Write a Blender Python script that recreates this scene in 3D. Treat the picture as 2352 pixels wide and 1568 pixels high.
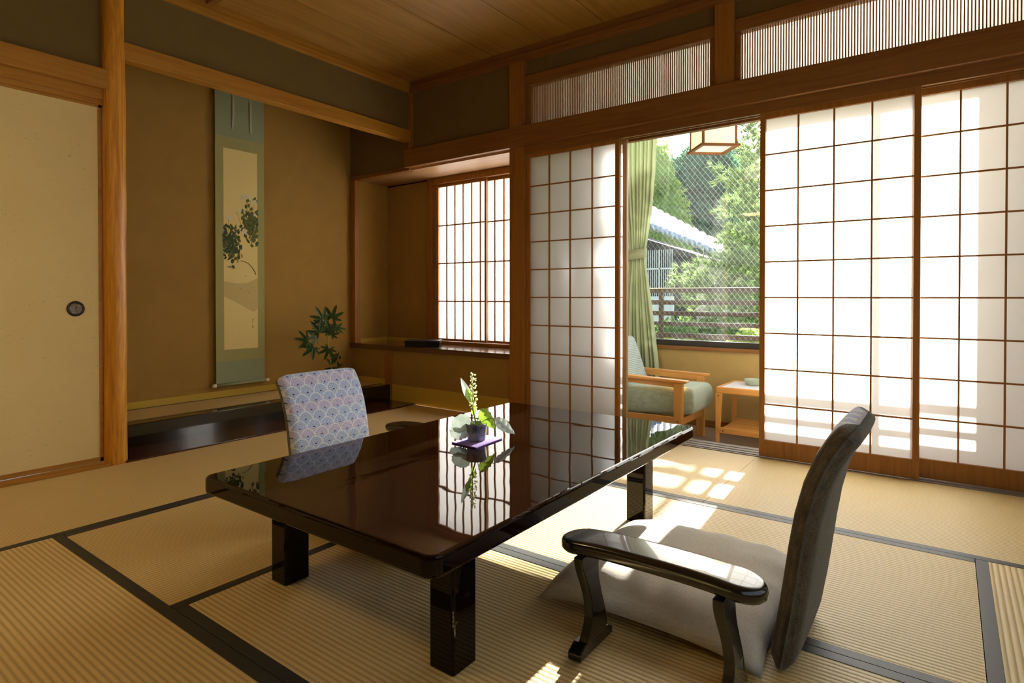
import bpy, math, random
from mathutils import Vector, Matrix
R = math.radians
random.seed(7)
S = bpy.context.scene
C = S.collection
for o in list(bpy.data.objects): bpy.data.objects.remove(o)

# ------------------------------------------------------------------ camera, sky, sun, exposure
FPX, HC = 1361.0, 0.935
YAW = -math.atan2(1004.0, 1361.0); PIT = R(-0.6)
cd = bpy.data.cameras.new('camera'); cam = bpy.data.objects.new('camera', cd); C.objects.link(cam)
cd.sensor_width = 36; cd.lens = FPX/2352*36
cd.shift_y = -(784-696.3)/2352
cam.location = (0, 0, HC); cam.rotation_euler = (R(90)+PIT, 0, -YAW)
cd.clip_start = 0.02; cd.clip_end = 500
S.camera = cam
S.view_settings.view_transform = 'Standard'; S.view_settings.look = 'None'
S.view_settings.gamma = 1; S.view_settings.use_curve_mapping = False
S.view_settings.exposure = 0.30

w = bpy.data.worlds.new('sky'); S.world = w; w.use_nodes = True
nt = w.node_tree; nt.nodes.clear()
sky = nt.nodes.new('ShaderNodeTexSky'); sky.sky_type = 'NISHITA'; sky.sun_disc = False
sky.sun_elevation = R(24); sky.sun_rotation = R(-4); sky.air_density = 1.2; sky.dust_density = 2.0
bg = nt.nodes.new('ShaderNodeBackground'); bg.inputs[1].default_value = 0.50
ow = nt.nodes.new('ShaderNodeOutputWorld')
nt.links.new(sky.outputs[0], bg.inputs[0]); nt.links.new(bg.outputs[0], ow.inputs[0])

sl = bpy.data.lights.new('sun', 'SUN'); sl.energy = 30; sl.angle = R(0.6); sl.color = (1.0, 0.94, 0.84)
sun = bpy.data.objects.new('sun', sl); C.objects.link(sun)
sun.rotation_euler = Vector((0.066, -1.0, -0.363)).to_track_quat('-Z', 'Y').to_euler()

# ------------------------------------------------------------------ helpers
class MB:
    def __init__(s): s.v = []; s.f = []; s.m = []; s.mi = 0
    def add(s, vs, fs):
        n = len(s.v); s.v += [tuple(v) for v in vs]
        s.f += [tuple(i+n for i in f) for f in fs]; s.m += [s.mi]*len(fs); return s
    def box(s, x0, x1, y0, y1, z0, z1):
        if x0 > x1: x0, x1 = x1, x0
        if y0 > y1: y0, y1 = y1, y0
        if z0 > z1: z0, z1 = z1, z0
        return s.add([(x0,y0,z0),(x1,y0,z0),(x1,y1,z0),(x0,y1,z0),(x0,y0,z1),(x1,y0,z1),(x1,y1,z1),(x0,y1,z1)],
            [(0,3,2,1),(4,5,6,7),(0,1,5,4),(1,2,6,5),(2,3,7,6),(3,0,4,7)])
    def obox(s, c, sx, sy, sz, M):
        vs = [Vector(c)+M@Vector((a*sx/2, b*sy/2, d*sz/2)) for d in (-1,1) for (a,b) in ((-1,-1),(1,-1),(1,1),(-1,1))]
        return s.add(vs, [(0,3,2,1),(4,5,6,7),(0,1,5,4),(1,2,6,5),(2,3,7,6),(3,0,4,7)])
    def tube(s, pts, rad, n=8, cap=True):
        pts = [Vector(p) for p in pts]
        rad = rad if isinstance(rad, (list, tuple)) else [rad]*len(pts)
        rings = []
        for i, p in enumerate(pts):
            d = (pts[min(i+1, len(pts)-1)]-pts[max(i-1, 0)]).normalized()
            a = d.cross(Vector((0,0,1)) if abs(d.z) < .9 else Vector((1,0,0))).normalized(); b = d.cross(a)
            rings.append([p+(a*math.cos(2*math.pi*k/n)+b*math.sin(2*math.pi*k/n))*rad[i] for k in range(n)])
        vs = [v for r in rings for v in r]; fs = []
        for i in range(len(pts)-1):
            for k in range(n): fs.append((i*n+k, i*n+(k+1)%n, (i+1)*n+(k+1)%n, (i+1)*n+k))
        if cap: fs.append(tuple(range(n))[::-1]); fs.append(tuple((len(pts)-1)*n+k for k in range(n)))
        return s.add(vs, fs)
    def lathe(s, prof, c, n=28):
        vs = []; fs = []
        for (r, z) in prof:
            for k in range(n): vs.append((c[0]+r*math.cos(2*math.pi*k/n), c[1]+r*math.sin(2*math.pi*k/n), c[2]+z))
        for i in range(len(prof)-1):
            for k in range(n): fs.append((i*n+k, i*n+(k+1)%n, (i+1)*n+(k+1)%n, (i+1)*n+k))
        return s.add(vs, fs)
    def prism(s, poly, fn, t0, t1):
        """extrude 2D poly between t0,t1; fn(u,v,t)->xyz"""
        n = len(poly)
        vs = [fn(u, v, t0) for u, v in poly]+[fn(u, v, t1) for u, v in poly]
        fs = [tuple(range(n))[::-1], tuple(range(n, 2*n))]+[(k, (k+1)%n, n+(k+1)%n, n+k) for k in range(n)]
        return s.add(vs, fs)
    def grid(s, fn, nu, nv, closed=False):
        vs = [fn(i/nu, j/nv) for j in range(nv+1) for i in range(nu+1)]
        fs = [(j*(nu+1)+i, j*(nu+1)+i+1, (j+1)*(nu+1)+i+1, (j+1)*(nu+1)+i) for j in range(nv) for i in range(nu)]
        return s.add(vs, fs)
    def build(s, name, mat, parent=None, bevel=0, smooth=False, weld=False, solid=0, seg=2):
        me = bpy.data.meshes.new(name); me.from_pydata(s.v, [], s.f); me.update()
        mats = mat if isinstance(mat, (list, tuple)) else [mat]
        for m in mats: me.materials.append(m)
        if len(mats) > 1: me.polygons.foreach_set('material_index', s.m)
        o = bpy.data.objects.new(name, me); C.objects.link(o)
        if weld: md = o.modifiers.new('w', 'WELD'); md.merge_threshold = 1e-4
        if solid: md = o.modifiers.new('s', 'SOLIDIFY'); md.thickness = solid; md.offset = 0
        if bevel:
            md = o.modifiers.new('b', 'BEVEL'); md.width = bevel; md.segments = seg; md.limit_method = 'ANGLE'; md.angle_limit = R(40)
        if smooth: me.polygons.foreach_set('use_smooth', [True]*len(me.polygons))
        if parent:
            o.parent = parent
            o.matrix_parent_inverse = Matrix.Translation(-parent.location) if False else parent.matrix_world.inverted()
        return o
def empty(name, loc, label, cat, group=None, rz=0, kind=None):
    o = bpy.data.objects.new(name, None); C.objects.link(o); o.location = loc; o.rotation_euler = (0, 0, rz)
    o.empty_display_size = .05
    o.matrix_world = Matrix.Translation(loc) @ Matrix.Rotation(rz, 4, 'Z')
    return tag(o, label, cat, group, kind)
def tag(o, label=None, cat=None, group=None, kind=None):
    if label: o['label'] = label
    if cat: o['category'] = cat
    if group: o['group'] = group
    if kind: o['kind'] = kind
    return o
def struct(mb, name, mat, bevel=0, parent=None, label=None, smooth=False):
    o = mb.build(name, mat, parent, bevel, smooth)
    if not parent: o['kind'] = 'structure'
    if label: o['label'] = label
    return o
def dup(root, M, label=None, name=None):
    """copy a thing and its parts and sub-parts, moved by world matrix M"""
    def cp(o, par):
        c = o.copy(); C.objects.link(c); c.parent = par
        for ch in list(o.children): cp(ch, c)
        return c
    r = cp(root, None)
    r.matrix_world = M @ root.matrix_world
    if label: r['label'] = label
    return r
def B(*a): return MB().box(*a)

# ------------------------------------------------------------------ materials
class NT:
    def __init__(s, name):
        s.m = bpy.data.materials.new(name); s.m.use_nodes = True; s.t = s.m.node_tree; s.t.nodes.clear()
        s.out = s.t.nodes.new('ShaderNodeOutputMaterial')
    def n(s, typ, **k):
        nd = s.t.nodes.new(typ)
        for a, v in k.items():
            if a.startswith('_'): setattr(nd, a[1:], v)
        return nd
    def l(s, a, b): s.t.links.new(a, b)
    def coord(s, scale=(1,1,1), rot=(0,0,0)):
        tc = s.n('ShaderNodeTexCoord'); mp = s.n('ShaderNodeMapping')
        mp.inputs['Scale'].default_value = scale; mp.inputs['Rotation'].default_value = rot
        s.l(tc.outputs['Object'], mp.inputs[0]); return mp.outputs[0]
    def noise(s, vec, scale, detail=3, rough=.5, dist=0):
        n = s.n('ShaderNodeTexNoise'); s.l(vec, n.inputs['Vector'])
        n.inputs['Scale'].default_value = scale; n.inputs['Detail'].default_value = detail
        n.inputs['Roughness'].default_value = rough; n.inputs['Distortion'].default_value = dist
        return n.outputs[0]
    def ramp(s, fac, stops):
        r = s.n('ShaderNodeValToRGB'); e = r.color_ramp.elements
        e[0].position = stops[0][0]; e[0].color = (*stops[0][1], 1); e[1].position = stops[-1][0]; e[1].color = (*stops[-1][1], 1)
        for p, c in stops[1:-1]: q = e.new(p); q.color = (*c, 1)
        s.l(fac, r.inputs[0]); return r.outputs[0]
    def math(s, op, a, b=0.0, c=None):
        n = s.n('ShaderNodeMath'); n.operation = op
        for i, v in enumerate((a, b) if c is None else (a, b, c)):
            if isinstance(v, (int, float)): n.inputs[i].default_value = v
            else: s.l(v, n.inputs[i])
        return n.outputs[0]
    def mix(s, fac, a, b, blend='MIX'):
        n = s.n('ShaderNodeMix'); n.data_type = 'RGBA'; n.blend_type = blend
        for sock, v in ((n.inputs[0], fac), (n.inputs[6], a), (n.inputs[7], b)):
            if isinstance(v, (int, float)): sock.default_value = v
            elif isinstance(v, tuple): sock.default_value = (*v, 1)
            else: s.l(v, sock)
        return n.outputs[2]
    def bsdf(s, col, rough=.5, spec=.5, coat=0, bump=None, bs=.3, bd=.01, metal=0, ior=1.5, sheen=0):
        p = s.n('ShaderNodeBsdfPrincipled')
        if isinstance(col, tuple): p.inputs['Base Color'].default_value = (*col, 1)
        else: s.l(col, p.inputs['Base Color'])
        if isinstance(rough, (int, float)): p.inputs['Roughness'].default_value = rough
        else: s.l(rough, p.inputs['Roughness'])
        p.inputs['Specular IOR Level'].default_value = spec; p.inputs['Coat Weight'].default_value = coat
        p.inputs['Coat Roughness'].default_value = .03; p.inputs['Metallic'].default_value = metal
        p.inputs['IOR'].default_value = ior; p.inputs['Sheen Weight'].default_value = sheen
        if bump is not None:
            b = s.n('ShaderNodeBump'); b.inputs['Strength'].default_value = bs; b.inputs['Distance'].default_value = bd
            s.l(bump, b.inputs['Height']); s.l(b.outputs[0], p.inputs['Normal'])
        return p.outputs[0]
    def done(s, sh): s.l(sh, s.out.inputs[0]); return s.m
def plain(name, col, rough=.6, **k):
    m = NT(name); v = m.coord(); n = m.noise(v, 30, 2)
    c = m.mix(m.math('MULTIPLY', n, .25), col, tuple(x*.7 for x in col))
    return m.done(m.bsdf(c, rough, **k))
def wood(name, light, dark, axis='x', rough=.45, ring=26, coat=0, contrast=1.0):
    m = NT(name); sc = {'x': (.055, 1, 1), 'y': (1, .055, 1), 'z': (1, 1, .055)}[axis]
    v = m.coord(sc)
    g = m.noise(v, ring, 6, .62, 1.3); g2 = m.noise(v, ring*5, 3, .6)
    f = m.math('ADD', m.math('MULTIPLY', g, .75), m.math('MULTIPLY', g2, .25))
    lo, hi = .5-.17/contrast, .5+.17/contrast
    c = m.ramp(f, [(lo, dark), (.5, tuple((a*.6+b*.4) for a, b in zip(light, dark))), (hi, light)])
    return m.done(m.bsdf(c, rough, coat=coat, bump=g2, bs=.08, bd=.002))
M = {}
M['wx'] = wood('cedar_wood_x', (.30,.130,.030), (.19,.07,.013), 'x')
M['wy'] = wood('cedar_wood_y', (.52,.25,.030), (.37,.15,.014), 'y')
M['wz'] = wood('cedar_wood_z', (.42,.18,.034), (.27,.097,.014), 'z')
M['wzlight'] = wood('pale_wood_z', (.50,.33,.16), (.38,.23,.10), 'z')
M['soffit'] = wood('soffit_wood', (.42,.24,.11), (.32,.165,.065), 'x')
M['ceil'] = wood('ceiling_board', (.44,.245,.055), (.32,.16,.026), 'y', ring=14, contrast=1.3)
M['log'] = wood('log_wood', (.82,.38,.035), (.50,.19,.014), 'z', ring=34, rough=.4, contrast=1.5)
M['board'] = wood('dark_plank', (.085,.030,.014), (.045,.014,.007), 'y', rough=.16, coat=.4)
M['desk'] = wood('desk_plank', (.16,.075,.032), (.085,.035,.014), 'x', rough=.16, coat=.5)
M['furn'] = wood('oak_furniture', (.72,.36,.09), (.54,.24,.05), 'x', rough=.35)
M['furnz'] = wood('oak_furniture_z', (.72,.36,.09), (.54,.24,.05), 'z', rough=.35)
M['lamp_wood'] = wood('lamp_wood', (.36,.15,.04), (.24,.085,.02), 'z')
M['bam'] = plain('grey_threshold', (.30,.27,.22), .4)

def lacquer(name, col, rough=.014, bumpy=True, coat=1, spec=.5):
    m = NT(name); v = m.coord(); n = m.noise(v, 5, 1)
    sp = m.noise(v, 420, 1); dust = m.ramp(sp, [(.80, (0,0,0)), (.84, (1,1,1))])
    c = m.mix(m.math('MULTIPLY', dust, .06), col, (.5,.48,.45))
    return m.done(m.bsdf(c, rough, spec=spec, coat=coat, bump=n, bs=.10 if bumpy else .02, bd=.006, ior=1.5))
M['lacq'] = lacquer('black_lacquer', (.006,.0025,.0012), coat=0, spec=.25)
M['lacq2'] = lacquer('black_lacquer_satin', (.006,.006,.006), .22, False, .5, spec=.6)
M['sill'] = lacquer('black_sill', (.010,.007,.005), .10, False, .6)
M['tray'] = lacquer('lacquer_tray_black', (.008,.006,.006), .42, False, 0, spec=.2)

def plaster(name, col):
    m = NT(name); v = m.coord(); n = m.noise(v, 7, 4, .6); f = m.noise(v, 260, 3, .7)
    c = m.mix(n, tuple(x*.86 for x in col), tuple(x*1.1 for x in col))
    c = m.mix(m.math('MULTIPLY', f, .35), c, tuple(x*.6 for x in col))
    return m.done(m.bsdf(c, .95, spec=.1, bump=f, bs=.35, bd=.002))
M['plaster'] = plaster('earth_plaster', (.44,.262,.068))
M['plaster2'] = plaster('olive_plaster', (.21,.145,.052))
M['ochre'] = plaster('ochre_plaster', (.56,.40,.15))
M['strip'] = plain('yellow_paper_strip', (.64,.43,.06), .9)
M['cream'] = NT('fusuma_paper')
_m = M['cream']; _v = _m.coord(); _n = _m.noise(_v, 3, 5, .6)
_sp = _m.ramp(_m.noise(_m.coord((1,1,2.5)), 34, 2), [(.69, (0,0,0)), (.74, (1,1,1))])
_c = _m.mix(_n, (.78,.62,.29), (.86,.70,.36)); _c = _m.mix(_m.math('MULTIPLY', _sp, .35), _c, (.42,.34,.2))
M['cream'] = _m.done(_m.bsdf(_c, .9, spec=.15))

def tatami(name, axis, alc=False):
    m = NT(name); tc = m.n('ShaderNodeTexCoord'); sx = m.n('ShaderNodeSeparateXYZ'); m.l(tc.outputs['Object'], sx.inputs[0])
    cr = sx.outputs[1 if axis == 'x' else 0]; al = sx.outputs[0 if axis == 'x' else 1]
    ph = m.math('MULTIPLY', cr, 2*math.pi/.0165)
    rib = m.math('ADD', m.math('MULTIPLY', m.math('SINE', ph), .5), .5)
    rib = m.math('POWER', rib, .55)
    fine = m.math('ADD', m.math('MULTIPLY', m.math('SINE', m.math('MULTIPLY', al, 2*math.pi/.0034)), .5), .5)
    v = m.coord((1, 1, 1)); big = m.noise(v, 2.2, 3)
    sc = (8, 250, 1) if axis == 'y' else (250, 8, 1)
    st = m.noise(m.coord(sc), 1.0, 3)
    c = m.mix(big, (.82,.615,.26), (.90,.70,.335))
    c = m.mix(m.math('MULTIPLY', st, .45), c, (.46,.31,.09))
    c = m.mix(m.math('MULTIPLY', m.math('SUBTRACT', 1, rib), .58), c, (.26,.15,.04))
    h = m.math('ADD', rib, m.math('MULTIPLY', fine, .12))
    return m.done(m.bsdf(c, .50, spec=.55, bump=h, bs=.55, bd=.0022))
M['tatx'] = tatami('tatami_rush_x', 'x'); M['taty'] = tatami('tatami_rush_y', 'y')
M['heri'] = NT('tatami_border'); _m = M['heri']
_n = _m.noise(_m.coord(), 500, 2); M['heri'] = _m.done(_m.bsdf(_m.mix(_n, (.012,.014,.013), (.038,.040,.036)), .50, spec=.5, bump=_n, bs=.2, bd=.001))

def paper(name, col=(.90,.925,.96), tr=.55):
    m = NT(name); v = m.coord(); n = m.noise(v, 60, 4, .7); c = m.mix(m.math('MULTIPLY', n, .12), col, tuple(x*.8 for x in col))
    d = m.n('ShaderNodeBsdfDiffuse'); t = m.n('ShaderNodeBsdfTranslucent'); mx = m.n('ShaderNodeMixShader')
    m.l(c, d.inputs[0]); m.l(c, t.inputs[0]); mx.inputs[0].default_value = tr
    m.l(d.outputs[0], mx.inputs[1]); m.l(t.outputs[0], mx.inputs[2]); return m.done(mx.outputs[0])
M['paper'] = paper('shoji_paper'); M['paper2'] = paper('thin_transom_paper', (.95,.93,.91), .85)
def glass(name, tint=(.96,.98,.97), r=1.45, haze=0):
    m = NT(name); fr = m.n('ShaderNodeFresnel'); fr.inputs[0].default_value = r
    t = m.n('ShaderNodeBsdfTransparent'); t.inputs[0].default_value = (*tint, 1)
    g = m.n('ShaderNodeBsdfGlossy'); g.inputs['Roughness'].default_value = 0.02
    mx = m.n('ShaderNodeMixShader'); m.l(fr.outputs[0], mx.inputs[0]); m.l(t.outputs[0], mx.inputs[1]); m.l(g.outputs[0], mx.inputs[2])
    if not haze: return m.done(mx.outputs[0])
    tl = m.n('ShaderNodeBsdfTranslucent'); tl.inputs[0].default_value = (.9,.95,.92,1); m2 = m.n('ShaderNodeMixShader')
    sp = m.noise(m.coord((1,1,.35)), 1.6, 3); m.l(m.math('MULTIPLY', sp, haze), m2.inputs[0])
    m.l(mx.outputs[0], m2.inputs[1]); m.l(tl.outputs[0], m2.inputs[2]); return m.done(m2.outputs[0])
M['glass'] = glass('wired_window_glass', haze=.018)
M['wire'] = plain('wire_steel', (.75,.76,.76), .35, metal=.6)
M['alu'] = plain('dark_aluminium', (.030,.026,.020), .4)

def fabric(name, c1, c2, scale=240, rough=.95, bs=.4):
    m = NT(name); v = m.coord(); n = m.noise(v, scale, 3, .7); st = m.noise(m.coord((30, 600, 30)), 1, 2); st2 = m.noise(m.coord((600, 30, 600)), 1, 2)
    f = m.math('ADD', m.math('MULTIPLY', n, .4), m.math('MULTIPLY', m.math('ADD', st, st2), .3))
    return m.done(m.bsdf(m.ramp(f, [(.38, c2), (.62, c1)]), rough, spec=.1, bump=f, bs=bs, bd=.002, sheen=.2))
M['linen'] = fabric('grey_linen', (.68,.65,.57), (.50,.47,.40), bs=.25)
M['wool'] = fabric('taupe_wool', (.20,.17,.125), (.055,.047,.036), 420, bs=.6)
M['arm'] = fabric('green_grey_upholstery', (.50,.58,.44), (.27,.33,.23), 300)
M['armback'] = NT('ribbed_upholstery'); _m = M['armback']
_tc = _m.n('ShaderNodeTexCoord'); _s = _m.n('ShaderNodeSeparateXYZ'); _m.l(_tc.outputs['Object'], _s.inputs[0])
_w = _m.math('ADD', _m.math('MULTIPLY', _m.math('SINE', _m.math('ADD', _m.math('MULTIPLY', _s.outputs[2], 2*math.pi/.013), _m.math('MULTIPLY', _m.noise(_m.coord(), 9, 1), 5))), .5), .5)
M['armback'] = _m.done(_m.bsdf(_m.mix(_w, (.38,.46,.42), (.56,.64,.60)), .95, spec=.1, bump=_w, bs=.5, bd=.004))
M['curtain'] = fabric('green_curtain_cloth', (.50,.56,.33), (.40,.46,.25), 200)
_m = NT('curtain_translucent'); _v = _m.coord((1,1,1)); _n = _m.noise(_v, 160, 3)
_cc = _m.mix(_n, (.42,.49,.29), (.55,.62,.40)); _d = _m.bsdf(_cc, .95, spec=.1); _t = _m.n('ShaderNodeBsdfTranslucent'); _m.l(_cc, _t.inputs[0])
_x = _m.n('ShaderNodeMixShader'); _x.inputs[0].default_value = .08; _m.l(_d, _x.inputs[1]); _m.l(_t.outputs[0], _x.inputs[2]); M['curtain'] = _m.done(_x.outputs[0])

def brocade():
    """rows of fans and flowers woven on pale blue"""
    m = NT('blue_fan_brocade'); tc = m.n('ShaderNodeTexCoord'); s = m.n('ShaderNodeSeparateXYZ'); m.l(tc.outputs['Object'], s.inputs[0])
    W, H = .066, .035
    v = m.math('DIVIDE', s.outputs[2], H); row = m.math('FLOOR', v); fv = m.math('SUBTRACT', v, row)
    u = m.math('ADD', m.math('DIVIDE', s.outputs[1], W), m.math('MULTIPLY', row, .5))
    fu = m.math('SUBTRACT', m.math('FRACT', u), .5)
    d = m.math('SQRT', m.math('ADD', m.math('POWER', fu, 2), m.math('POWER', m.math('MULTIPLY', fv, .52), 2)))
    ring = m.math('ADD', m.math('MULTIPLY', m.math('SINE', m.math('MULTIPLY', d, 62)), .5), .5)
    ang = m.math('ARCTAN2', fu, m.math('ADD', fv, .001)); ray = m.math('ADD', m.math('MULTIPLY', m.math('SINE', m.math('MULTIPLY', ang, 22)), .5), .5)
    par = m.math('FLOORED_MODULO', row, 3) if False else m.math('MODULO', m.math('ADD', row, 300), 3)
    isb = m.math('LESS_THAN', par, .5); isp = m.math('MULTIPLY', m.math('GREATER_THAN', par, .5), m.math('LESS_THAN', par, 1.5))
    inside = m.math('LESS_THAN', d, .5)
    nz = m.noise(m.coord(), 330, 3, .8)
    nz2 = m.ramp(m.noise(m.coord(), 190, 3, .7), [(.46, (0,0,0)), (.54, (1,1,1))])
    base = m.mix(m.ramp(nz, [(.45, (0,0,0)), (.55, (1,1,1))]), (.62,.72,1.0), (.24,.36,.70))
    fan = m.mix(ring, (.16,.28,.60), (.52,.66,.95)); fan = m.mix(m.math('MULTIPLY', ray, .35), fan, (.85,.9,.98))
    pink = m.mix(m.math('MULTIPLY', ring, m.ramp(nz, [(.42, (0,0,0)), (.5, (1,1,1))])), (.62,.70,.98), (.50,.20,.44))
    c = m.mix(m.math('MULTIPLY', inside, isb), base, fan); c = m.mix(m.math('MULTIPLY', isp, .85), c, pink)
    edge = m.math('LESS_THAN', m.math('ABSOLUTE', m.math('SUBTRACT', d, .49)), .035)
    c = m.mix(m.math('MULTIPLY', edge, .8), c, (.92,.94,.98))
    c = m.mix(m.math('MULTIPLY', nz2, .32), c, (.80,.86,1.0))
    cen = m.math('LESS_THAN', d, .07); c = m.mix(cen, c, (.03,.04,.07))
    dark = m.ramp(m.noise(m.coord((1,1,1)), 520, 2, .5), [(.60, (0,0,0)), (.66, (1,1,1))]); c = m.mix(m.math('MULTIPLY', dark, .7), c, (.04,.05,.08))
    return m.done(m.bsdf(c, .85, spec=.25, bump=nz, bs=.4, bd=.001, sheen=.3))
M['brocade'] = brocade()

# ------------------------------------------------------------------ floor and tatami
X0, X1, Y0, Y1 = -3.79, 1.04, -2.05, 3.645
struct(B(-4.7, 1.2, -2.2, 3.84, -.16, -.052), 'floor', M['wx'])
WX = [-3.76, -2.83, -1.86, .08, 1.035]
def mat(x0, x1, y0, y1, axis, label, b=(1,1)):
    e = empty('tatami_mat', ((x0+x1)/2, (y0+y1)/2, -.05), label, 'tatami mat', 'tatami mats of the room floor')
    g = .0010; x0 += g; x1 -= g; y0 += g; y1 -= g
    B(x0, x1, y0, y1, -.05, -.0014).build('rush_surface', M['tat'+axis], e)
    w = .036
    for k, (a, bb) in enumerate(((0, b[0]), (1, b[1]))):
        if not bb: continue
        if axis == 'x': q = (x0, x1, y0, y0+w) if a == 0 else (x0, x1, y1-w, y1)
        else: q = (x0, x0+w, y0, y1) if a == 0 else (x1-w, x1, y0, y1)
        B(*q, -.0495, -.0002).build('cloth_border', M['heri'], e, bevel=.0008)
    return e
mat(-3.735, -2.806, -.10, 1.80, 'y', 'straw tatami mat along the cream sliding door and round log pillar', (0,1))
mat(-3.735, -2.806, 1.80, 3.642, 'y', 'straw tatami mat running in front of the alcove step to the far corner', (0,1))
mat(-2.806, -.91, -.13, .822, 'x', 'pale straw tatami mat in the left foreground with wide black border')
mat(-2.806, -1.86, .822, 2.682, 'y', 'straw tatami mat left of the table under the blue patterned chair')
mat(-1.86, .08, .822, 1.752, 'x', 'ribbed tatami mat under the near half of the black table')
mat(-1.86, .08, 1.752, 2.682, 'x', 'sunlit tatami mat under the far half of the black table and the cushion')
mat(-2.806, -.90, 2.682, 3.642, 'x', 'tatami mat with window light patches before the open paper doors', (1,0))
mat(-.90, 1.035, 2.682, 3.642, 'x', 'pale tatami mat along the closed bright paper doors', (1,0))
mat(.08, 1.035, .822, 2.682, 'y', 'tatami mat at the right picture edge with lengthwise ribs', (1,1))
mat(-.91, 1.035, -.13, .822, 'x', 'tatami mat in the near right corner below the camera')
B(-2.83, 1.035, -1.1, -.132, -.05, 0).build('floor_back', M['tatx'])['kind'] = 'structure'
B(-3.735, 1.035, -2.05, -1.102, -.05, 0).build('floor_back', M['tatx'])['kind'] = 'structure'
B(-3.735, -2.832, -1.1, -.102, -.05, 0).build('floor_back', M['taty'])['kind'] = 'structure'

# ------------------------------------------------------------------ ceiling
cb = MB()
k = 0
x = -3.809
while x < 1.1:
    cb.box(x+.0025, min(x+.478, 1.2)-.0035, -2.1, 3.70, 2.80, 2.815); x += .478
cb.box(-3.9, 1.2, -2.1, 3.75, 2.818, 2.83)
struct(cb, 'ceiling', M['ceil'])
bt = MB().box(-3.75, 1.1, 1.86, 1.90, 2.765, 2.80)
for yy in (.93, 0.0, -.93): bt.box(-3.75, 1.1, yy-.02, yy+.02, 2.765, 2.80)
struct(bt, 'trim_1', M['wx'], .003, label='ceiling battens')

# ------------------------------------------------------------------ left wall
PL, PL2 = M['plaster'], M['plaster2']
struct(MB().box(-3.90, -3.80, -2.1, 1.36, 2.19, 2.80).box(-3.86, -3.80, 1.36, 3.75, 2.385, 2.80), 'wall_left', PL2)
struct(B(-3.83, -3.765, -2.1, 3.70, 2.710, 2.752), 'trim_2', M['wy'], .003)
struct(B(-3.85, -3.775, -2.1, 3.70, 2.752, 2.80), 'trim_3', M['wy'], .002)
struct(B(-3.80, -3.752, -2.1, 1.325, 2.085, 2.193), 'trim_4', M['wy'], .004)     # nageshi
struct(MB().box(-3.90, -3.785, -2.1, 1.318, 2.028, 2.088).box(-3.90, -3.795, -2.1, 1.318, 2.0, 2.03), 'trim_5', M['wy'], .002)
struct(MB().box(-3.90, -3.737, -2.1, 1.32, -.05, .012).box(-3.79, -3.775, -2.1, 1.32, .0, .02), 'trim_6', M['wy'], .001)
struct(B(-3.86, -3.778, 1.40, 3.66, 2.288, 2.386), 'trim_7', M['wy'], .004)      # lintel of the alcove
lg = MB(); n = 40; vs = []; fs = []
zs = [i*2.72/30 for i in range(31)]
for z in zs:
    for q in range(n):
        a = 2*math.pi*q/n
        r = .056+.0018*math.sin(3*a+z*2.1)+.0012*math.sin(7*a-z*4)+.001*math.sin(z*9+a)
        vs.append((-3.797+r*math.cos(a)+.002*math.sin(z*2), 1.362+r*math.sin(a)+.003*math.sin(z*1.4), z-.03))
for i in range(30):
    for q in range(n): fs.append((i*n+q, i*n+(q+1)%n, (i+1)*n+(q+1)%n, (i+1)*n+q))
lg.add(vs, fs); o = struct(lg, 'trim_8', M['log'], smooth=True); o['label'] = 'round polished log pillar'

def fusuma(idx, y0, y1, xf, label):
    d = B(xf-.022, xf-.004, y0+.012, y1-.012, .045, 1.985).build('door_%d' % idx, M['cream']); d['kind'] = 'structure'; d['label'] = label
    f = MB(); f.box(xf-.028, xf, y0, y0+.018, .02, 2.0).box(xf-.028, xf, y1-.018, y1, .02, 2.0)
    f.box(xf-.028, xf, y0, y1, .02, .045).box(xf-.028, xf, y0, y1, 1.985, 2.0).build('door_frame', M['wy'], d, bevel=.002)
    return d
d1 = fusuma(1, .40, 1.305, -3.80, 'cream paper sliding door beside the log pillar')
fusuma(2, -.52, .42, -3.835, 'second cream sliding door')
fusuma(3, -1.45, -.50, -3.80, 'third cream sliding door')
struct(B(-3.90, -3.80, -2.1, -1.44, 0, 2.0), 'wall_left_end', PL2)
# round door pull
def disc(cx, cy, cz, prof, mat, name, parent):
    mb = MB(); n = 32; vs = []; fs = []
    for (r, dx) in prof:
        for q in range(n): vs.append((cx+dx, cy+r*math.cos(2*math.pi*q/n), cz+r*math.sin(2*math.pi*q/n)))
    for i in range(len(prof)-1):
        for q in range(n): fs.append((i*n+q, i*n+(q+1)%n, (i+1)*n+(q+1)%n, (i+1)*n+q))
    return mb.add(vs, fs).build(name, mat, parent, smooth=True)
M['iron'] = plain('dark_door_pull', (.018,.012,.010), .35)
_m = NT('engraved_metal'); _n = _m.noise(_m.coord(), 90, 4, .8, 2); M['engr'] = _m.done(_m.bsdf(_m.ramp(_n, [(.4, (.05,.04,.03)), (.62, (.42,.38,.32))]), .4, metal=.5, bump=_n, bs=.6, bd=.003))
hp = disc(-3.804, 1.178, .872, [(.0415,0),(.041,.005),(.036,.007),(.031,.006),(.030,.0)], M['iron'], 'door_pull', d1)
disc(-3.804, 1.178, .872, [(.030,.004),(.029,.003),(.024,.0015),(.012,.002),(.0001,.002)], M['engr'], 'pull_inlay', hp)

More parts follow.
